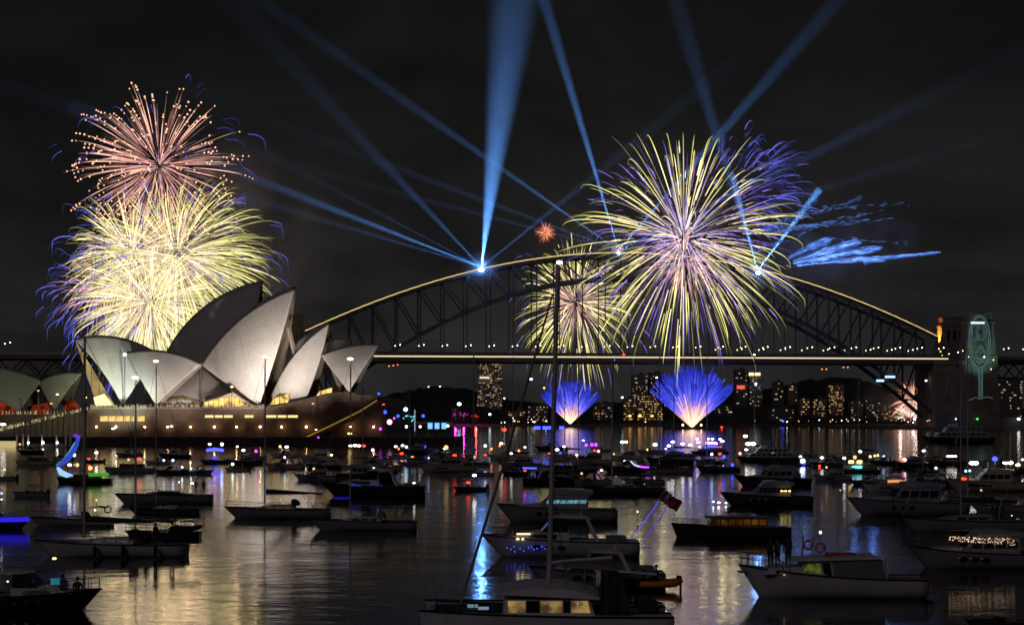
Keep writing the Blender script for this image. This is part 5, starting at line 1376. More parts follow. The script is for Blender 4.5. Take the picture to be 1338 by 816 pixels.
boat('flybridge', 742, 800, 606, 'tan flybridge boat with magenta and violet lamps along its top', [(766, 581, 'magenta', .5), (773.5, 580.5, 'purple', .6), (778.5, 580.5, 'purple', .6), (782, 589, 'pink', .5), (777, 588, 'red', .4), (754, 594, 'warm', .45)], hull='cream', cab='grey')
boat('flybridge', 796, 840, 600, 'dark brown flybridge boat with one wide white top lamp', [(813, 577, 'white', .55), (818, 577, 'white', .5), (802, 593, 'dimwarm', .5)], hull='cream', cab='grey')
boat('cruiser', 786, 850, 617, 'low dark boat with a curved lilac and purple light strip', [(816, 602, 'bluewhite', .3)], hull='black', strips=[([(824, 602), (829, 607), (836, 609)], glow('lilac_strip', (.7, .6, 1.0), 1.3), .14), ([(836, 609), (842, 610), (848, 610)], 'purple', .16)])
boat('flybridge', 842, 906, 606, 'black flybridge boat with a glaring deep blue lamp', [(890.5, 590.5, 'blue', .7), (890, 604, 'dimblue', .5), (856, 580.5, 'white', .6), (874, 582, 'white', .5), (879, 577, 'white', .5), (892, 579.5, 'white', .5), (902, 581, 'white', .5), (846, 587, 'yellow', .35)], hull='black', cab='grey')
boat('launch', 844, 908, 618, 'grey hulled launch moored in front of the glaring blue lamp', [], hull='grey', roof=canvas_d, bow=1)
boat('ferry', 902, 952, 593, 'party boat with rows of pink and white lights', [(911, 573, 'white', .5), (925, 573, 'white', .5), (931, 573, 'white', .5), (941, 573.5, 'white', .5), (944, 576, 'white', .6), (936, 579, 'white', .4), (914, 583.5, 'white', .3)], hull='navy', win2=glow('pink_party', (1, .2, .45), 1.0), strips=[([(910, 577.5), (915, 577.5)], 'pink', .3), ([(922, 578), (936, 578.5)], 'pink', .35), ([(920, 584), (936, 582)], 'dimblue', .3)])
boat('cruiser', 908, 966, 616, 'long dark cruiser with white, red and blue lamps amidships', [(936.5, 604.5, 'cool', .4), (930, 593, 'bluewhite', .4), (940.5, 592.5, 'red', .45), (946, 596, 'blue', .5), (967, 592, 'pink', .45), (957, 607, 'blue', .5)], hull='navy', yaw=8)
boat('ferry', 962, 1042, 603, 'crowded dark charter boat with brilliant white mast lights', [(974, 569.5, 'white', .6), (978, 579.5, 'white', .75), (984, 579.5, 'white', .75), (975, 587, 'white', .45), (1004, 589, 'yellow', .4), (1019, 587.5, 'cool', .5), (1010, 592, 'dimwarm', .6)], hull='black', cab='grey')
boat('flybridge', 958, 1058, 635, 'large black cruiser with two small white lamps on deck', [(1009, 615, 'dimwarm', .3), (1015, 615, 'white', .22)], hull='black', cab='grey', yaw=4)
boat('flybridge', 940, 1060, 660, 'navy motor yacht with a pale foredeck and three yellow windows', [(1028, 630, 'blue', .22)], hull='navy', cab='grey', top=False, nw=7, strips=[([(1020, 641), (1023.5, 641)], 'yellow', .07), ([(1025, 641), (1028, 641)], 'yellow', .07), ([(1030, 641), (1033, 641)], 'yellow', .07)])
boat('runabout', 1037, 1058, 608, 'small boat swamped in blue white light', [(1049, 602, 'bluewhite', .85), (1050, 605.5, 'blue', .8), (1046, 596, 'white', .35), (1054, 619.5, 'white', .3)], hull='navy')
boat('cruiser', 1058, 1102, 609, 'dark cruiser with one wide red stern lamp', [(1071, 607.5, 'red', .5), (1076, 607.5, 'red', .5), (1074, 597.5, 'white', .45)], hull='navy')
boat('ferry', 1100, 1150, 617, 'stubby ferry with warm wheelhouse windows above cyan deck lights', [(1103, 598, 'white', .4), (1124, 589.5, 'white', .4), (1117, 597, 'dimwarm', .6)], hull='black', cab='grey', yaw=10, strips=[([(1109, 603), (1115, 603)], 'yellow', .3), ([(1120, 603), (1126, 603)], 'yellow', .3), ([(1113, 610), (1119, 610), (1126, 609.5)], 'cyan', .28)])
boat('cruiser', 1134, 1176, 606, 'small dark cruiser with yellow lamps and one blue lamp', [(1137, 596, 'yellow', .45), (1143, 595, 'yellow', .4), (1147, 594.5, 'yellow', .4), (1155, 596.5, 'bluewhite', .5)], hull='black')
boat('flybridge', 1160, 1218, 611, 'dark flybridge boat with a white lamp touching a red one', [(1182, 600, 'white', .45), (1179.5, 602, 'red', .5), (1207, 588.5, 'white', .4)], hull='black', cab='grey')
boat('launch', 1212, 1268, 607, 'low dark launch with a long white light bar', [], hull='navy', strips=[([(1237, 595.5), (1250, 595.5)], 'white', .12)], roof=canvas_d)
boat('flybridge', 1125, 1196, 641, 'white cruiser with a glowing orange side deck', [(1146, 633, 'yellow', .26), (1166, 634, 'yellow', .18), (1182, 622, 'purple', .25)], hull='white', cab='grey', strips=[([(1160, 628.5), (1172, 628), (1184, 629)], glow('orange_deck', (1, .42, .16), .9), .2)])
boat('cruiser', 1196, 1262, 634, 'dark cruiser with a broken violet light line along its side', [(1223, 611, 'bluewhite', .3)], hull='black', strips=[([(1200, 632), (1212, 632)], glow('violet_dim', (.22, .2, 1), .9), .11), ([(1217, 632), (1227, 632)], glow('violet_dim', (.22, .2, 1), .9), .11)])
boat('flybridge', 1236, 1345, 641, 'big cream motor yacht with broad white lights at the right edge', [(1270, 604.5, 'white', .5), (1275, 604.5, 'white', .5), (1300, 599.5, 'blue', .65), (1314, 604, 'white', .5), (1320, 604, 'white', .5), (1330, 607, 'warm', .4), (1259, 625.5, 'red', .55), (1324, 614, 'pink', .25), (1262, 615, 'bluewhite', .25), (1267, 614.5, 'bluewhite', .22)], hull='cream', cab='cream', yaw=-6)
boat('ferry', 1204, 1297, 578, 'distant dark ferry dotted with orange and cyan lights', [(1245, 570.5, 'cool', 1.0), (1252, 570, 'cool', 1.1), (1259, 570.5, 'cyan', .9), (1234, 571, 'yellow', .7), (1240, 572, 'orange', .7)] + [(x, 575.5, 'amber', .8) for x in (1224, 1229, 1236, 1240, 1267, 1273, 1279, 1283, 1287, 1293)], hull='black', cab='grey')
# far left
boat('runabout', -6, 22, 626, 'small boat with a faint orange lit cockpit at the left edge', [(6, 613, 'dimwarm', .35)], hull='grey', top=True)
boat('runabout', 110, 136, 604, 'small dark boat with a red lamp and a white lamp above', [(116, 599, 'red', .45), (126, 591, 'white', .45)], hull='black', top=True)
boat('launch', 136, 202, 617, 'pale grey launch with a bright red lamp and people aboard', [(182, 599, 'red', .55), (168, 600, 'dimwarm', .4)], hull='grey', roof=canvas_d)
boat('cruiser', 200, 246, 619, 'navy cruiser with two small blue white lamps', [(214, 601, 'bluewhite', .3), (226, 601, 'bluewhite', .35), (238, 610, 'cool', .28)], hull='navy')
boat('cruiser', 240, 280, 619, 'low grey cruiser with a cyan and a warm lamp', [(250, 612, 'cool', .3), (261, 612, 'dimwarm', .5)], hull='grey', bow=1)
boat('launch', 20, 74, 607, 'unlit brown launch lying left of the blue glowing bow', [], hull='cream', roof=canvas_d)
# boat with a tall curved blue lit prow
r_, hu, D = boat('launch', 74, 146, 631, 'dark boat with a tall curved prow outlined in blue light and a green lit side', [(97, 594, 'cool', .4), (91, 607, 'white', .4), (101, 607, 'dimwarm', .5), (118, 611, 'dimwarm', .6)], hull='black',
     strips=[([(116, 620), (128, 619.5), (142, 619.5)], glow('green_strip', (.10, .75, .08), .42), .30)])
inv = Matrix.Rotation(-r_.rotation_euler[2], 3, 'Z')
def prow(path, w_, key, m):
    b = MB(); b.tube([inv @ (at(x, y, D - .5) - r_.location) for x, y in path], w_, 6); b.build('prow_light', m, r_, world=False, smooth=True)
prow([(103, 569), (100, 580), (94, 592), (86, 601), (75, 609)], [.30, .36, .5, .5, .25], 0, glow('prow_blue', (.06, .12, .85), .55))
prow([(98, 578), (91, 590), (83, 600), (74, 608)], .14, 0, glow('prow_cyan', (.15, .62, .85), .9)); prow([(99, 583), (93, 593), (88, 599)], .22, 0, glow('prow_pale', (.35, .6, 1.0), 1.1))
prow([(75, 610), (80, 617), (88, 620.5), (95, 620.5)], [.2, .5, .45, .15], 0, glow('prow_pale', (.35, .6, 1.0), 1.1))
prow([(101, 567.5), (100, 571)], .6, 0, glow('prow_violet', (.22, .06, .8), .7))
# ---- middle rows
boat('flybridge', 440, 522, 627, 'dark flybridge yacht with warm deck lights and one cold lamp', [(469, 616.5, 'cool', .36), (478, 609.5, 'yellow', .28), (488, 611.5, 'warm', .32), (497, 622, 'yellow', .22)], hull='black', cab='grey', bow=1)
boat('cruiser', 418, 556, 648, 'black cruiser with a blue light stripe and one pale lamp', [(484, 631, 'white', .28), (541, 630.5, 'white', .2), (543, 637, 'dimwarm', .35)], hull='black', bow=-1, strips=[([(456, 632.5), (472, 634), (500, 634.5)], glow('blue_line', (.03, .12, .8), .5), .10)])
boat('sail', 150, 277, 657, 'dark hulled yacht with a white lamp and people at the stern', [(251, 631, 'white', .22), (234, 629.5, 'cool', .12), (239, 637, 'red', .07)], hull='grey', bimini=False, cabm=grey_gel, yaw=6)
boat('sail', 293, 432, 676, 'dark sloop with its boom cover sagging, under the leftmost of two tall masts', [], hull='grey', mast=dist(676) / F * 192, mastx=.12, mr=.085, mastlamp='warm', cabm=grey_gel, win=wl_dim, stay=.014)
boat('sail', 404, 545, 692, 'pale grey yacht with a canvas cockpit shelter', [], hull='grey', mast=dist(692) / F * 205, mastx=.12, mr=.06, mastlamp='warm', canvas=canvas_g, stay=.012, strips=[([(436, 650), (448, 650.5), (456, 650)], glow('deep_blue_line', (.02, .02, .7), .35), .12)])
boat('sail', 758, 868, 646, 'dark sloop with a tall thin mast in the gold reflection', [(805, 622, 'dimwarm', .1), (842, 632, 'dimwarm', .1)], hull='navy', mast=dist(646) / F * 160, mastx=.12, mr=.12, cabm=grey_gel, stay=.02)
boat('flybridge', 648, 806, 681, 'grey motor yacht with a row of aqua lit windows', [], hull='grey', cab='grey', win=wl_cyan, nw=6, top=False, front=glass_d, wz=(.055, .083))
boat('cruiser', 628, 834, 726, 'white motor yacht with two square yellow windows behind the tall mast', [(833, 668, 'white', .06)], hull='white', yaw=0, strips=[([(675, 697), (693, 697)], glow('pale_yellow_bar', (1.0, .82, .45), 1.6), .07), ([(674.5, 703.5), (678.5, 703.5)], glow('pale_yellow_bar', (1.0, .82, .45), 1.6), .09), ([(681.5, 703.5), (684.5, 703.5)], glow('pale_yellow_bar', (1.0, .82, .45), 1.6), .09)]
     + [([(x, y), (x + 1.2, y)], 'dimblue', .05) for x, y in ((662, 715), (667, 717), (671, 713.5), (679, 716), (684, 719), (690, 715), (697, 717), (701, 716), (707, 713.5), (712, 716), (672, 720), (694, 714))])
boat('launch', 877, 1032, 701, 'low black launch with amber wooden cabin in the gold reflection', [], hull='black', win=wl_amber, roof=canvas_g, nw=7, strips=[])
tag(lamp_ball('mooring_light', 'white', None, at(932, 655, dist(659)), .13, (1.5, 1, .8)), 'low white light on the water left of two others', 'light', 'white lights floating on the gold reflection')
tag(lamp_ball('mooring_light', 'white', None, at(939, 656, dist(659)), .16, (1.8, 1, .8)), 'low white light on the water between two others', 'light', 'white lights floating on the gold reflection')
tag(lamp_ball('mooring_light', 'white', None, at(948.5, 656.5, dist(659)), .13, (1.5, 1, .8)), 'low white light on the water right of two others', 'light', 'white lights floating on the gold reflection')
boat('flybridge', 1104, 1262, 672, 'long dark motor yacht with one red side lamp', [(1172, 652, 'red', .24), (1098, 640, 'dimwarm', .12)], hull='grey', cab='grey', yaw=5)
boat('sail', 1176, 1352, 694, 'faint grey sloop with bare mast at the right edge', [(1322, 673, 'white', .05)], hull='grey', mast=dist(694) / F * 225, mastx=.05, mr=.07, bimini=False, cabm=grey_gel, stay=.012)
r_, hu, D = boat('flybridge', 1186, 1372, 741, 'white motor yacht strung with warm festoon lights in the cockpit', [], hull='grey', cab='grey', top=False, yaw=0)
inv = Matrix.Rotation(-r_.rotation_euler[2], 3, 'Z'); q = random.Random(5); b = MB()
for i in range(150):
    u = q.random(); x = 1240 + 86 * u; y0 = 700 + 3 * u
    b.ball(inv @ (at(x, y0 + q.random() * (6 + 3 * u), D - hu.B * .46 - q.random() * .1) - r_.location), .022 * q.uniform(.7, 1.3), None, 5, 3)
b.build('festoon_lights', glow('festoon', (1.0, .68, .42), 2.4), r_, world=False)
b = MB()
for i in range(60): b.ball(inv @ (at(1238 + q.gauss(0, 6), 698 + q.gauss(0, 2.5), D - hu.B * .45) - r_.location), .03, None, 5, 3)
b.build('potted_plant', mat('deck_plant', (.12, .16, .03), .8), r_, world=False)
b = MB(); b.tube([inv @ (at(x, 692, D - hu.B * .44) - r_.location) for x in (1200, 1240, 1330)], .02, 4); b.tube([inv @ (at(x, 700.5, D - hu.B * .44) - r_.location) for x in (1200, 1240, 1330)], .02, 4)
for x in range(1200, 1331, 13): b.tube([inv @ (at(x, 692, D - hu.B * .44) - r_.location), inv @ (at(x, 708, D - hu.B * .44) - r_.location)], .018, 4)
b.build('side_rail', chrome, r_, world=False)
boat('cruiser', -58, 40, 690, 'boat with a glowing deep blue side strip at the left edge', [(2, 644, 'bluewhite', .1), (2, 652, 'bluewhite', .1)], hull='navy', bow=1, strips=[([(-10, 679), (10, 678.5), (38, 678)], glow('blue_glow_strip', (.03, .02, .9), .9), .22)])
boat('sail', 40, 147, 686, 'grey yacht with canopy and a round lifebuoy at the stern', [(126, 653, 'yellow', .10), (124, 666, 'cool', .10)], hull='grey', cabm=grey_gel, canvas=canvas_d)
t = thing('lifebuoy', 'dark ring lifebuoy on the stern rail of the canopied grey yacht', 'lifebuoy', at(141, 665, dist(686) - 1))
def torus(b, c, r, rr, n=16, ax='y'):
    pts = [Vector((c[0] + r * math.cos(2 * math.pi * i / n), c[1], c[2] + r * math.sin(2 * math.pi * i / n))) for i in range(n + 1)]
    b.tube(pts, rr, 6, cap=False)
b = MB(); torus(b, (0, 0, 0), .33, .07); b.build('ring', rubber, t, world=False, smooth=True)
# more boats filling the far and middle rows
boat('sail', 600, 646, 621, 'pale sloop with a thin mast between the brownish cruiser and the red lamp boat', [], hull='grey', mast=22.0, mastx=.1, mr=.10, bimini=False, cabm=cream_gel)
boat('flybridge', 650, 708, 611, 'grey flybridge boat moored just left of the blue light bar', [(668, 592, 'white', .35), (690, 600, 'dimwarm', .4)], hull='grey', cab='grey')
boat('cruiser', 744, 800, 632, 'grey cruiser with a lit cabin in front of the tan flybridge boat', [(760, 618, 'dimwarm', .3), (786, 614, 'white', .25)], hull='grey', win=wl_dim)
boat('sail', 862, 908, 596, 'thin masted sloop behind the glaring blue lamp', [(870, 586, 'white', .3)], hull='grey', mast=26.0, mastx=.1, mr=.12, bimini=False)
boat('sail', 968, 1012, 594, 'tall masted sloop among the brilliant white mast lights', [], hull='navy', mast=27.0, mastx=.1, mr=.14, bimini=False, mastlamp='white')
boat('cruiser', 1010, 1046, 621, 'grey cruiser between the crowded charter boat and the large black cruiser', [(1022, 610, 'white', .25)], hull='grey')
boat('flybridge', 1062, 1112, 627, 'dark grey flybridge boat left of the stubby ferry', [(1080, 610, 'dimwarm', .3)], hull='grey', cab='grey')
boat('sail', 1240, 1300, 655, 'dim grey sloop below the big cream yacht', [(1282, 640, 'dimwarm', .2)], hull='grey', mast=19.0, mastx=.1, mr=.08, canvas=canvas_g)
boat('flybridge', 1268, 1342, 668, 'grey motor yacht low at the right edge with a pale stern light', [(1318, 652, 'white', .2)], hull='grey', cab='grey', nw=5)
boat('cruiser', 344, 398, 612, 'brown cruiser low in the water right of the purple lamp boat', [(372, 597, 'cool', .3)], hull='cream')
boat('flybridge', 384, 440, 627, 'dark grey flybridge boat left of the warm lit one', [(410, 612, 'dimwarm', .35)], hull='grey', cab='grey')
boat('sail', 518, 560, 607, 'small sloop behind the blue reflection', [], hull='grey', mast=18.0, mastx=.1, mr=.09, bimini=False)
boat('cruiser', 812, 868, 632, 'grey cruiser with a sagging cover in the gold reflection', [(836, 620, 'dimwarm', .25)], hull='grey')
boat('runabout', 16, 62, 648, 'low grey open boat left of the canopied grey yacht', [], hull='grey', top=True)
boat('cruiser', 556, 600, 596, 'dark cruiser under the tip of the promenade', [(580, 586, 'white', .4)], hull='grey')
for px, yw, h_, lb in ((676, 604, 30, 'slim sloop whose mast rises just left of the red lamp boat'), (744, 598, 31, 'slim sloop with its mast in front of the small fountain'), (762, 612, 28, 'slim sloop with a mast right of the small fountain'), (868, 612, 29, 'slim sloop with a mast left of the larger fountain'), (930, 604, 30, 'slim sloop with a mast right of the larger fountain'), (1128, 600, 24, 'slim sloop behind the stubby ferry'), (480, 618, 20, 'slim dark sloop right of the warm lit flybridge boat')):
    boat('sail', px - 24, px + 20, yw, lb, [], hull='grey', mast=h_ * .8, mastx=.1, mr=.10, bimini=False, cabm=grey_gel, stay=.03)
q = random.Random(77)
for px, yw in ((330, 600), (436, 597), (452, 612), (505, 613), (566, 603), (610, 599), (668, 609), (712, 612), (790, 612), (826, 607), (850, 592), (925, 606), (1056, 598), (1090, 600), (1206, 620), (1222, 600), (1290, 606), (80, 600), (206, 606)):
    w_ = q.uniform(24, 38)
    boat(q.choice(('cruiser', 'flybridge', 'runabout')), px - w_ / 2, px + w_ / 2, yw, 'small unlit motorboat squeezed into the crowded far rows', [], hull=q.choice(('grey', 'cream', 'white')), bow=q.choice((-1, -1, 1)), yaw=q.uniform(-20, 20), **({'cab': 'grey'} ))
# filler boats of the far rows
q = random.Random(21)
for x0, x1, yw, lb, hl, lamps in ((22, 58, 592, 'tiny dark boat under the pontoon lights', 'black', ()), (150, 186, 596, 'small pale boat below the podium windows', 'grey', ()), (206, 250, 598, 'unlit dark boat in front of the seawall, left of the blue cabin', 'black', ()),
        (398, 446, 612, 'low unlit boat in front of the sandy lit cruiser', 'black', ()), (1110, 1156, 633, 'low black boat in front of the stubby ferry', 'black', ()), (1282, 1340, 617, 'dark boat half hidden by the big cream yacht', 'navy', ((1336, 600, 'white', .3),)),
        (698, 742, 588, 'low distant boat with a blue light bar across its top', 'navy', ()), (772, 800, 590, 'tiny distant boat with one white lamp', 'grey', ((762, 575, 'white', .4),)), (655, 690, 620, 'low black boat right of the red lamp boat', 'black', ())):
    boat('cruiser', x0, x1, yw, lb, lamps, hull=hl, strips=[([(698, 558.5), (706, 558.5)], 'blue', .5), ([(709, 558.5), (721, 558.5)], 'blue', .5), ([(731, 558.5), (737, 558.5)], 'blue', .5)] if x0 == 698 else [])

# ================================================================== PEOPLE
def person(label, pos, face, h=1.72, pose='stand', jacket=cloth_d, group=None, arm=0.0):
    """one continuous skinned figure; face is the heading in degrees (0 = +x)"""
    t = thing('person', label, 'person', pos, R(face), group)
    s = h / 1.72
    sit = pose == 'sit'
    hip = 0.92 if not sit else 0.45
    V = [(0, 0, hip), (0, 0, hip + .22), (0, 0, hip + .46), (.01, 0, hip + .58), (.02, 0, hip + .64), (.03, 0, hip + .70), (.03, 0, hip + .80)]
    Rr = [.135, .125, .145, .065, .06, .092, .06]
    E = [(0, 1), (1, 2), (2, 3), (3, 4), (4, 5), (5, 6)]
    def chain(start, pts, rad):
        p = start
        for q_, r_ in zip(pts, rad):
            V.append(q_); Rr.append(r_); E.append((p, len(V) - 1)); p = len(V) - 1
        return p
    for sd in (-1, 1):
        if sit: chain(0, [(.05, sd * .10, hip), (.42, sd * .12, hip + .02), (.46, sd * .12, .08), (.60, sd * .12, .04)], [.10, .075, .05, .045])
        else: chain(0, [(.0, sd * .10, hip - .08), (.02, sd * .11, .48), (-.01, sd * .11, .09), (.14, sd * .12, .04)], [.105, .072, .048, .042])
        a = arm if sd > 0 else 0.0
        el = (.06 + a * .22, sd * .26, hip + .24 + a * .22); ha = (.16 + a * .25, sd * .22, hip + .05 + a * .62)
        w = chain(2, [(0, sd * .19, hip + .47), el, ha], [.068, .048, .036])
        hd = (Vector(ha) - Vector(el)).normalized(); hp = Vector(ha)
        pm = len(V); V.append(tuple(hp + hd * .07)); Rr.append(.030); E.append((w, pm))
        for k in range(4):
            f0 = hp + hd * .10 + Vector((0, (k - 1.5) * .020, .0)); f1 = f0 + hd * (.06 + .012 * (1.5 - abs(k - 1.2))) + Vector((.012, 0, -.012))
            chain(pm, [tuple(f0), tuple(f1)], [.0095, .008])
        chain(w, [tuple(hp + hd * .05 + Vector((.035, -sd * .025, 0)))], [.010])
    me = bpy.data.meshes.new('body'); me.from_pydata([tuple(c * s for c in v) for v in V], E, [])
    o = bpy.data.objects.new('body', me); COL.objects.link(o)
    sk = o.modifiers.new('skin', 'SKIN'); 
    for i, v in enumerate(me.skin_vertices[0].data): v.radius = (Rr[i] * s, Rr[i] * s); v.use_root = (i == 0)
    su = o.modifiers.new('smooth', 'SUBSURF'); su.levels = 1; su.render_levels = 1
    dg = bpy.context.evaluated_depsgraph_get(); ev = o.evaluated_get(dg); m2 = bpy.data.meshes.new_from_object(ev)
    bpy.data.objects.remove(o)
    m2.materials.clear()
    for q_ in (skin_m, jacket, cloth_d, rubber): m2.materials.append(q_)
    for p in m2.polygons:
        z = p.center.z / s; r_ = math.hypot(p.center.x, p.center.y)
        p.material_index = 0 if z > hip + .60 else (1 if z > hip + .0 else (3 if z < .07 else 2))
        p.use_smooth = True
    m2.name = 'body'
    o = bpy.data.objects.new('body', m2); COL.objects.link(o); o.parent = t
    hz = (hip + .73) * s
    b = MB(); b.ball((.005 * s, 0, hz + .045 * s), .112 * s, None, 10, 7, (1, .92, .95)); hr = b.build('hair', hair_m, t, world=False, smooth=True)
    b = MB(); b.ball((.118 * s, 0, hz - .02 * s), .022 * s, None, 6, 4, (1, .8, 1.2)); b.build('nose', skin_m, t, world=False, smooth=True)
    for sd in (-1, 1):
        b = MB(); b.ball((.02 * s, sd * .098 * s, hz - .01 * s), .03 * s, None, 6, 4, (.7, .4, 1.1)); b.build('ear', skin_m, t, world=False, smooth=True)
        b = MB(); b.ball((.105 * s, sd * .036 * s, hz + .005 * s), .012 * s, None, 6, 4); b.build('eye', rubber, t, world=False, smooth=True)
    return t

# ================================================================== FISHING BOAT, lower right
Dw = dist(779); kx = Dw / F
pc = at(1085, HZ, Dw); pc.z = 0; L = 240 * kx
fb = thing('fishing_boat', 'white fishing boat with canvas enclosure and people on the foredeck', 'fishing boat', pc, R(180), 'boats moored in the harbour')
B = 3.5; hu = Hull(L, B, 1.95, 1.15, rake=.13, stern=.9, full=.48, ns=22); hu.build(fb, white_gel, teak)
def X(px): return -(px - 1085) * kx        # local x of a column, bow to the left
def Z(py): return H + (HZ - py) * kx
c, w = side_profile('trunk_cabin', [(X(1075), Z(748)), (X(995), Z(748)), (X(1002), Z(740)), (X(1040), Z(738)), (X(1075), Z(738))], 2.5, 2.2, white_gel, fb)
for x in (1012, 1022): side_panes('porthole', [[(X(x + 2), Z(746)), (X(x - 2), Z(746)), (X(x - 2), Z(742.5)), (X(x + 2), Z(742.5))]], w, glass_d, c)
wh, w2 = side_profile('wheelhouse', [(X(1085), Z(757)), (X(1033), Z(749)), (X(1050), Z(731)), (X(1085), Z(729))], 2.6, 2.3, white_gel, fb)
side_panes('wheelhouse_window', [[(X(1068), Z(746)), (X(1043), Z(745)), (X(1052), Z(734)), (X(1066), Z(733))]], w2, wl_green, wh)
side_panes('wheelhouse_window', [[(X(1082), Z(750)), (X(1072), Z(747)), (X(1069), Z(733)), (X(1080), Z(733))]], w2, glass_d, wh)
rf, w3 = side_profile('cabin_roof', [(X(1148), Z(728)), (X(1030), Z(731)), (X(1034), Z(728.5)), (X(1090), Z(725.5)), (X(1140), Z(724))], 2.9, 2.7, white_gel, fb)
cv, w4 = side_profile('canvas_enclosure', [(X(1152), Z(755)), (X(1086), Z(755)), (X(1082), Z(730)), (X(1147), Z(728.5))], 2.7, 2.5, canvas_g, fb, .04)
rod('canvas_pole', [(X(1153.5), w4(1.2) + .06, Z(757)), (X(1150), w4(2.6) + .04, Z(728))], .045, white_gel, fb)
rod('canvas_pole', [(X(1153.5), -w4(1.2) - .06, Z(757)), (X(1150), -w4(2.6) - .04, Z(728))], .045, white_gel, fb)
b = MB(); b.box((X(1098), .0, Z(723.6)), (38 * kx, .5, .24)); b.build('roof_board', red_m, fb, world=False, bevel=.06)
hu.bow_rail(fb, .74, .80, .03)
b = MB(); b.prism([(X(983), -.25, Z(748.5)), (X(964), -.2, Z(747)), (X(964), -.2, Z(745)), (X(983), -.25, Z(745.5))], [(X(983), .25, Z(748.5)), (X(964), .2, Z(747)), (X(964), .2, Z(745)), (X(983), .25, Z(745.5))]); b.build('bowsprit_platform', teak, fb, world=False)
b = MB(); b.tube([(X(1048), 0, Z(728)), (X(1050), 0, Z(700))], .035, 6); b.tube([(X(1060), 0, Z(728)), (X(1063), 0, Z(701)), (X(1072), 0, Z(701)), (X(1078), 0, Z(728))], .03, 6); b.build('mast_frame', chrome, fb, world=False)
rod('whip_antenna', [(X(1045), .6, Z(728)), (X(1044), .6, Z(676))], .014, white_gel, fb, 4)
lamp_ball('mast_lamp', 'warm', fb, (X(1070.5), .35, Z(694.5)), .12); lamp_ball('deck_lamp', 'warm', fb, (X(1036.5), 1.32, Z(749)), .10)
lamp_ball('deck_lamp', 'dimwarm', fb, (X(1020), 1.30, Z(748)), .05)
rod('lamp_post', [(X(1070.5), .3, Z(701)), (X(1070.5), .33, Z(695))], .02, chrome, fb)
for x, y, lb in ((1056, 711.5, 'red and white ring lifebuoy on the fishing boat mast, upper left one'), (1072, 715, 'red and white ring lifebuoy on the fishing boat mast, lower right one')):
    t = thing('lifebuoy', lb, 'lifebuoy', at(x, y, Dw - .5), 0, 'lifebuoys on the fishing boat mast')
    b = MB(); torus(b, (0, 0, 0), .27, .075); b.build('ring', red_m, t, world=False, smooth=True)
    for a in (45, 135, 225, 315):
        b = MB(); pts = [Vector((.27 * math.cos(R(a + d)), 0, .27 * math.sin(R(a + d)))) for d in (-9, 0, 9)]; b.tube(pts, .082, 6); b.build('band', white_gel, t, world=False)
b = MB(); torus(b, (X(1208), 1.1, Z(766)), .26, .07); b.build('stern_buoy', red_m, fb, world=False)
b = MB(); b.box((X(1209), 0, .32), (.9, 2.4, .08)); b.build('swim_platform', teak, fb, world=False)
for px, py, fc, hh, lb, jk in ((1007, 738.5, 80, 1.74, 'person in dark clothes standing left most on the fishing boat foredeck', cloth_d), (1016, 738.5, 120, 1.66, 'person standing between two others on the fishing boat foredeck', cloth_m), (1030, 738.5, 100, 1.76, 'person in dark clothes standing by the fishing boat wheelhouse', cloth_d)):
    person(lb, at(px, HZ, Dw - .1 + (.5 if px == 1016 else 0)) * 1.0 + Vector((0, 0, Z(739.5) - H)), fc, hh, 'stand', jk, 'people on the fishing boat', arm=.8 if px == 1016 else 0)

# ================================================================== CATAMARAN, bottom centre
Dc = 78.0; kc = Dc / F
pc = at(712, HZ, Dc); pc.z = 0; L = 322 * kc
ct = thing('catamaran', 'white sailing catamaran with lit saloon windows and a very tall mast', 'catamaran', pc, R(180), 'boats moored in the harbour')
def CX(px): return -(px - 712) * kc
def CZ(py): return H + (HZ - py) * kc
Wd = 6.2
for s in (1, -1):
    h = Hull(L, 1.75, 2.02, 1.8, rake=.03, stern=.95, full=.35, ns=20)
    sub = bpy.data.objects.new('float_hull', None); COL.objects.link(sub); sub.parent = ct; sub.location = (0, s * (Wd / 2 - .85), 0)
    h.build(sub, white_gel, white_gel)
b = MB(); b.box((-L * .10, 0, 1.45), (L * .62, Wd - 1.0, .6)); b.build('bridge_deck', white_gel, ct, world=False, bevel=.1)
b = MB(); b.prism([(CX(660), -Wd / 2 + 1.4, 1.88), (CX(562), -Wd / 2 + 1.4, 1.88), (CX(562), Wd / 2 - 1.4, 1.88), (CX(660), Wd / 2 - 1.4, 1.88)], [(CX(660), -Wd / 2 + 1.4, 1.85), (CX(562), -Wd / 2 + 1.4, 1.85), (CX(562), Wd / 2 - 1.4, 1.85), (CX(660), Wd / 2 - 1.4, 1.85)]); b.build('trampoline_net', canvas_d, ct, world=False)
rod('cross_beam', [(CX(566), -Wd / 2 + .9, 1.9), (CX(566), Wd / 2 - .9, 1.9)], .12, alloy, ct)
sa, ws = side_profile('saloon', [(CX(778), 1.50), (CX(655), 1.50), (CX(660), CZ(776)), (CX(768), CZ(776))], 4.9, 4.5, white_gel, ct)
side_panes('saloon_window', [[(CX(x1), CZ(792)), (CX(x0), CZ(792)), (CX(x0), CZ(777.5)), (CX(x1 - r_), CZ(777.5))] for x0, x1, r_ in ((664, 686, 0), (705, 733, 0), (744, 768, 3))], ws, warm_glass('saloon_light', (1.0, .62, .22), .42, 1.6), sa)
side_panes('saloon_window', [[(CX(x1), CZ(792)), (CX(x0), CZ(792)), (CX(x0), CZ(777.5)), (CX(x1), CZ(777.5))] for x0, x1 in ((687, 704), (734, 743))], ws, glass_d, sa)
lamp_ball('saloon_lamp', 'purple', ct, (CX(752), 2.48, CZ(780)), .035)
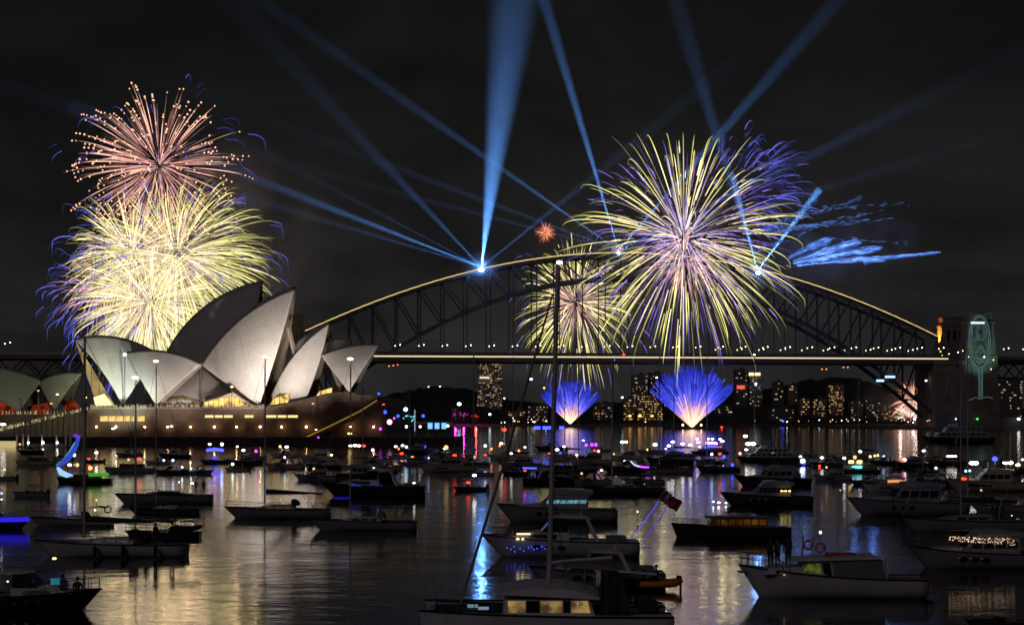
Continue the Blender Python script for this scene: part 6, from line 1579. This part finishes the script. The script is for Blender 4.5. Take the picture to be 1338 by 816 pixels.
rf, wr = side_profile('coach_roof', [(CX(781), CZ(775)), (CX(648), CZ(769)), (CX(652), CZ(767)), (CX(690), CZ(761.5)), (CX(740), CZ(762)), (CX(781), CZ(773))], 5.3, 4.6, white_gel, ct, .05)
cvs, wc = side_profile('cockpit_enclosure', [(CX(822), 1.5), (CX(781), 1.5), (CX(782), CZ(742)), (CX(804), CZ(741)), (CX(812), CZ(760))], 4.4, 4.0, mat('clear_vinyl_dark', (.04, .042, .05), .25), ct, .03)
b = MB()
for x in (783, 793, 803): b.beam((CX(x), 2.28, 1.6), (CX(x), 2.12, CZ(742)), .06)
b.build('enclosure_frame', rubber, cvs, world=False)
tp, wt_ = side_profile('bimini_top', [(CX(806), CZ(741)), (CX(732), CZ(736)), (CX(735), CZ(733)), (CX(770), CZ(731)), (CX(802), CZ(737))], 4.2, 3.6, canvas_g, ct, .05)
b = MB()
for x in (738, 762): b.beam((CX(x), 1.9, CZ(764)), (CX(x), 1.8, CZ(737)), .05)
b.build('bimini_frame', chrome, tp, world=False)
b = MB(); b.prism([(CX(858), -1.6, CZ(797)), (CX(833), -1.6, CZ(797)), (CX(829), -1.6, CZ(783)), (CX(856), -1.6, CZ(781))], [(CX(858), 1.6, CZ(797)), (CX(833), 1.6, CZ(797)), (CX(829), 1.6, CZ(783)), (CX(856), 1.6, CZ(781))]); b.build('dinghy_cover', canvas_d, ct, world=False, bevel=.2)
for x0, x1 in ((795, 820), (826, 834), (690, 718)):
    b = MB(); b.box((CX((x0 + x1) / 2), Wd / 2 + .005, CZ(812)), ((x1 - x0) * kc, .05, .34)); b.build('hull_window', glass_d, ct, world=False, bevel=.03)
for s in (-1, 1):
    b = MB(); prev = None
    for px in (560, 580, 600, 622, 645):
        y = s * (Wd / 2 - .15); z = 2.0; b.tube([(CX(px), y, z - .1), (CX(px), y, z + .62)], .018, 5)
        if prev and abs(prev[0] - CX(px)) < 1.4: b.tube([prev, (CX(px), y, z + .6)], .009, 4); b.tube([(prev[0], prev[1], prev[2] - .3), (CX(px), y, z + .3)], .009, 4)
        prev = (CX(px), y, z + .6)
    b.build('lifeline', chrome, ct, world=False)
zt = CZ(346)
b = MB(); b.tube([(CX(717), 0, CZ(764)), (CX(729), 0, zt)], [.13, .11], 10); b.build('mast', alloy, ct, world=False)
b = MB(); b.tube([(CX(602), 0, CZ(786)), (CX(660), 0, CZ(600)), (CX(722), 0, CZ(385))], [.07, .07, .045], 8); b.build('furled_jib', mat('furled_sail', (.34, .22, .19), .9), ct, world=False)
for f in (.33, .62):
    z = CZ(764) + (zt - CZ(764)) * f; x = CX(717 + 12 * f); rod('spreader', [(x - .15, -1.1, z), (x, 0, z + .05), (x - .15, 1.1, z)], .035, alloy, ct)
for s in (-1, 1): rod('shroud', [(CX(745), s * 2.6, CZ(786)), (CX(719) - .1, s * 1.1, CZ(764) + (zt - CZ(764)) * .33), (CX(728), 0, zt - .8)], .011, chrome, ct, 4)
lamp_ball('masthead_lamp', 'white', ct, (CX(731), 0, zt + .12), .17, (1.4, 1.4, .8))
rod('boom', [(CX(717), 0, CZ(735)), (CX(800), 0, CZ(728))], .10, alloy, ct)
for x, y in ((618, 785), (632, 790)): 
    b = MB(); b.box((CX(x), .6, 1.95 + (.1 if x < 620 else 0)), (.5, .35, .12)); b.build('deck_hatch', glow('hatch_glow', (.5, .8, 1), .3), ct, world=False, bevel=.03)

# boat with the orange inflatable astern of the catamaran
boat('cruiser', 690, 868, 764, 'dim white cruiser hidden behind the catamaran roof', [], hull='grey', bow=-1)
Di = dist(768)
ib = thing('inflatable_dinghy', 'orange inflatable dinghy with an outboard and two people aboard', 'dinghy', Vector((at(858, HZ, Di).x, Di - 1, 0)), R(6))
b = MB()
for s in (-1, 1): b.tube([(-1.3, s * .62, .42), (.6, s * .62, .42), (1.2, s * .4, .5), (1.45, 0, .58)], [.2, .22, .2, .17], 8)
b.build('tube', orange_m, ib, world=False, smooth=True)
b = MB(); b.box((-.1, 0, .28), (2.4, 1.0, .1)); b.build('floor', rubber, ib, world=False)
b = MB(); b.box((1.35, 0, .7), (.3, .3, .4)); b.box((1.45, 0, .2), (.14, .12, .8)); b.build('outboard_motor', rubber, ib, world=False, bevel=.04)
person('person sitting high in the orange inflatable beside another', ib.location + Vector((-.1, 0, .32)), 190, 1.70, 'sit', cloth_d, 'people in the orange inflatable')
person('person sitting low at the left end of the orange inflatable', ib.location + Vector((-.9, .1, .05)), 170, 1.62, 'sit', cloth_d, 'people in the orange inflatable')
b = MB(); b.prism([(at(802, 743, Di - 2)), (at(858, 748, Di - 2)), (at(858, 751, Di - 2)), (at(802, 747, Di - 2))], [(at(802, 743, Di)), (at(858, 748, Di)), (at(858, 751, Di)), (at(802, 747, Di))])
tag(b.build('sail_batten_bag', mat('white_sailcloth', (.7, .7, .7), .8)), 'pale rolled sail lying left of the orange inflatable', 'sail bag')

# ================================================================== ENSIGN on its light-trimmed staff
De = dist(726) - 1
fl = thing('ensign', 'red ensign with a navy canton flying over the gold reflection', 'flag', at(868, 640, De))
nu, nv = 16, 9; b = MB(); b2 = MB()
def flagpt(u, v):
    a = at(870, 640, De); ex = (at(892, 656, De) - a); ey = (at(862, 653, De) - a)
    return a + ex * u + ey * v + Vector((0, math.sin(u * 7 + v) * .12, math.sin(u * 9) * .05))
vs = [flagpt(i / nu, j / nv) for i in range(nu + 1) for j in range(nv + 1)]; fs = []; mi = []
for i in range(nu):
    for j in range(nv):
        a = i * (nv + 1) + j; fs.append((a, a + nv + 1, a + nv + 2, a + 1))
        canton = i < 8 and j < 5
        k = 1 if canton else 0
        if canton and (i in (3, 4) or j == 2): k = 2
        if canton and ((i == 3 and j in (0, 1, 3, 4)) or (j == 2)): k = 0 if j == 2 and i not in (3,) else 2
        mi.append(k)
for f, k in zip(fs, mi): b.add([vs[i] for i in f], [(0, 1, 2, 3)], k)
flag = b.build('cloth', [mat('ensign_red', (.45, .03, .04), .85), mat('ensign_navy', (.02, .025, .09), .85), mat('ensign_white', (.6, .58, .58), .85)], fl, recalc=False)
sm = flag.modifiers.new('thickness', 'SOLIDIFY'); sm.thickness = .01
b = MB()
for u, v, s in ((.25, .78, .10), (.62, .25, .05), (.72, .45, .05), (.62, .75, .06), (.55, .5, .045)):
    p = flagpt(u, v); n = 7; st = []
    for k in range(14):
        a = math.pi * k / 7; r_ = s * (1 if k % 2 == 0 else .45); st.append(p + Vector((math.cos(a) * r_, -.03, math.sin(a) * r_)))
    b.prism(st, [q_ + Vector((0, .012, 0)) for q_ in st])
b.build('star', mat('ensign_white', (.6, .58, .58), .85), fl)
b = MB(); b.tube([at(824, 702, De), at(872, 636, De)], .03, 6); b.build('staff', chrome, fl)
for pth, s, lb in (([(826, 703), (842, 681), (861, 655)], 2.0, 'glowing blue light line on the ensign staff, brighter left one'), ([(840, 708), (852, 690), (863, 677), (872, 658)], 1.1, 'glowing blue light line right of the brighter one')):
    b = MB()
    n = len(pth)
    for i in range(n - 1): b.beam(at(pth[i][0], pth[i][1], De - .1), at(pth[i + 1][0], pth[i + 1][1], De - .1), .10 if s > 1.5 else .16, .05)
    tag(b.build('light_line', glow('blue_line_%d' % int(s * 10), (.12, .09, .95), s * .45)), lb, 'light strip', 'blue light lines below the ensign')
b = MB(); b.beam(at(818, 713, De), at(850, 714, De), .09, .05); tag(b.build('light_line', glow('blue_line_dim', (.06, .03, .8), .5)), 'low blue light line at the stern under the ensign', 'light strip', 'blue light lines below the ensign')

# ================================================================== NEAR LEFT YACHT
Dn = dist(727)
r_, hu, D = boat('sail', 44, 244, 726, 'white yacht with three dark fenders and people under its bimini', [], hull='white', mast=dist(726) / F * 262, mastx=.17, mr=.12, fenders=(-.33, -.12, .06), canvas=canvas_d, stay=.018)
p0 = r_.location
for dx, dy, fc, hh, ps, lb in ((-.30, .2, 60, 1.74, 'stand', 'person standing under the bimini of the fendered white yacht'), (-.40, -.3, 110, 1.7, 'stand', 'person standing at the stern rail of the fendered white yacht'), (-.24, .3, 90, 1.65, 'sit', 'person sitting in the cockpit of the fendered white yacht')):
    person(lb, p0 + Vector((-dx * hu.L, -dy, hu.sheer(.2) - .15)), fc, hh, ps, cloth_d, 'people on the fendered white yacht')
b = MB(); lo_ = at(244, 690, Dn - .5); t = thing('tender', 'small dark tender hanging at the stern of the fendered yacht', 'dinghy', lo_)
for s in (-1, 1): b.tube([(-.9, s * .45, 0), (.5, s * .45, .0), (1.0, s * .2, .12), (1.1, 0, .15)], [.2, .2, .17, .13], 8)
b.build('tube', rubber, t, world=False, smooth=True)
b = MB(); b.box((-.1, 0, -.08), (1.7, .8, .08)); b.build('floor', rubber, t, world=False)
b = MB(); b.tube([(.2, .3, 0), (-1.2, .2, .35)], .04, 6); b.build('davit', chrome, t, world=False)
# second yacht behind it, its mast only
boat('sail', 163, 262, 703, 'dark canopied yacht behind the fendered white one', [], hull='black', mast=dist(703) / F * 197, mastx=.36, mr=.07, mastlamp='white', cabm=grey_gel, stay=.012)
boat('sail', 168, 262, 672, 'dark slender yacht just behind the canopied one', [], hull='navy', mast=dist(672) / F * 188, mastx=.12, mr=.06, mastlamp='warm', bimini=False, cabm=grey_gel, stay=.012)

# ================================================================== DARK CRUISER, lower left
r_, hu, D = boat('cruiser', -70, 133, 797, 'black hulled cruiser with teal lit cockpit at the lower left', [(10, 759, 'white', .05)], hull='black', bow=1, win=glass_d)
inv = Matrix.Rotation(-r_.rotation_euler[2], 3, 'Z')
q0 = inv @ (at(71, 729, D) - r_.location); lamp_ball('mast_lamp', 'yellow', r_, q0, .13, (1.5, 1.5, .8)); rod('lamp_pole', [(q0.x, 0, 1.4), (q0.x, 0, q0.z)], .025, chrome, r_)
b = MB(); b.box(inv @ (at(72, 759, D - 1.2) - r_.location), (.5, .05, .35)); b.build('chart_screen', glow('screen_teal', (.05, .45, .6), .3), r_, world=False)
for px, hh, ps, lb in ((84, 1.7, 'stand', 'person in a cap standing in the dark cruiser cockpit'), (103, 1.66, 'sit', 'person sitting near the stern of the dark cruiser')):
    person(lb, Vector((at(px, HZ, D).x, D - .3, hu.sheer(.3) - (.55 if ps == 'stand' else .2))), 100, hh, ps, cloth_m if ps == 'stand' else cloth_d, 'people on the dark cruiser')
# lit dinghy, bottom right corner
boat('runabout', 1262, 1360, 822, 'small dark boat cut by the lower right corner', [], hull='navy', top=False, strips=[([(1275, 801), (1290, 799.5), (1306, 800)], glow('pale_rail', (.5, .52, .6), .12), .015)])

# people silhouetted on other boats
Dp = dist(603) - 6
for i, (px, lb, hh) in enumerate(((1001, 'dark figure standing left most on the crowded charter boat', 1.75), (1012, 'dark figure standing second from left on the crowded charter boat', 1.7), (1023, 'dark figure in the middle of the crowded charter boat rail', 1.8), (1031, 'dark figure right of the middle on the crowded charter boat', 1.68), (1037, 'dark figure standing right most on the crowded charter boat', 1.74))):
    person(lb, Vector((at(px, HZ, Dp).x, dist(603), 3.2)), 90, hh, 'stand', cloth_d, 'people on the crowded charter boat')
for px, lb in ((256, 'dark figure standing at the stern of the yacht with one white lamp, left one'), (266, 'dark figure standing at the stern of the yacht with one white lamp, right one')):
    person(lb, Vector((at(px, HZ, dist(657)).x, dist(657), 1.25)), 80, 1.72, 'stand', cloth_d, 'people on the dark hulled yacht')
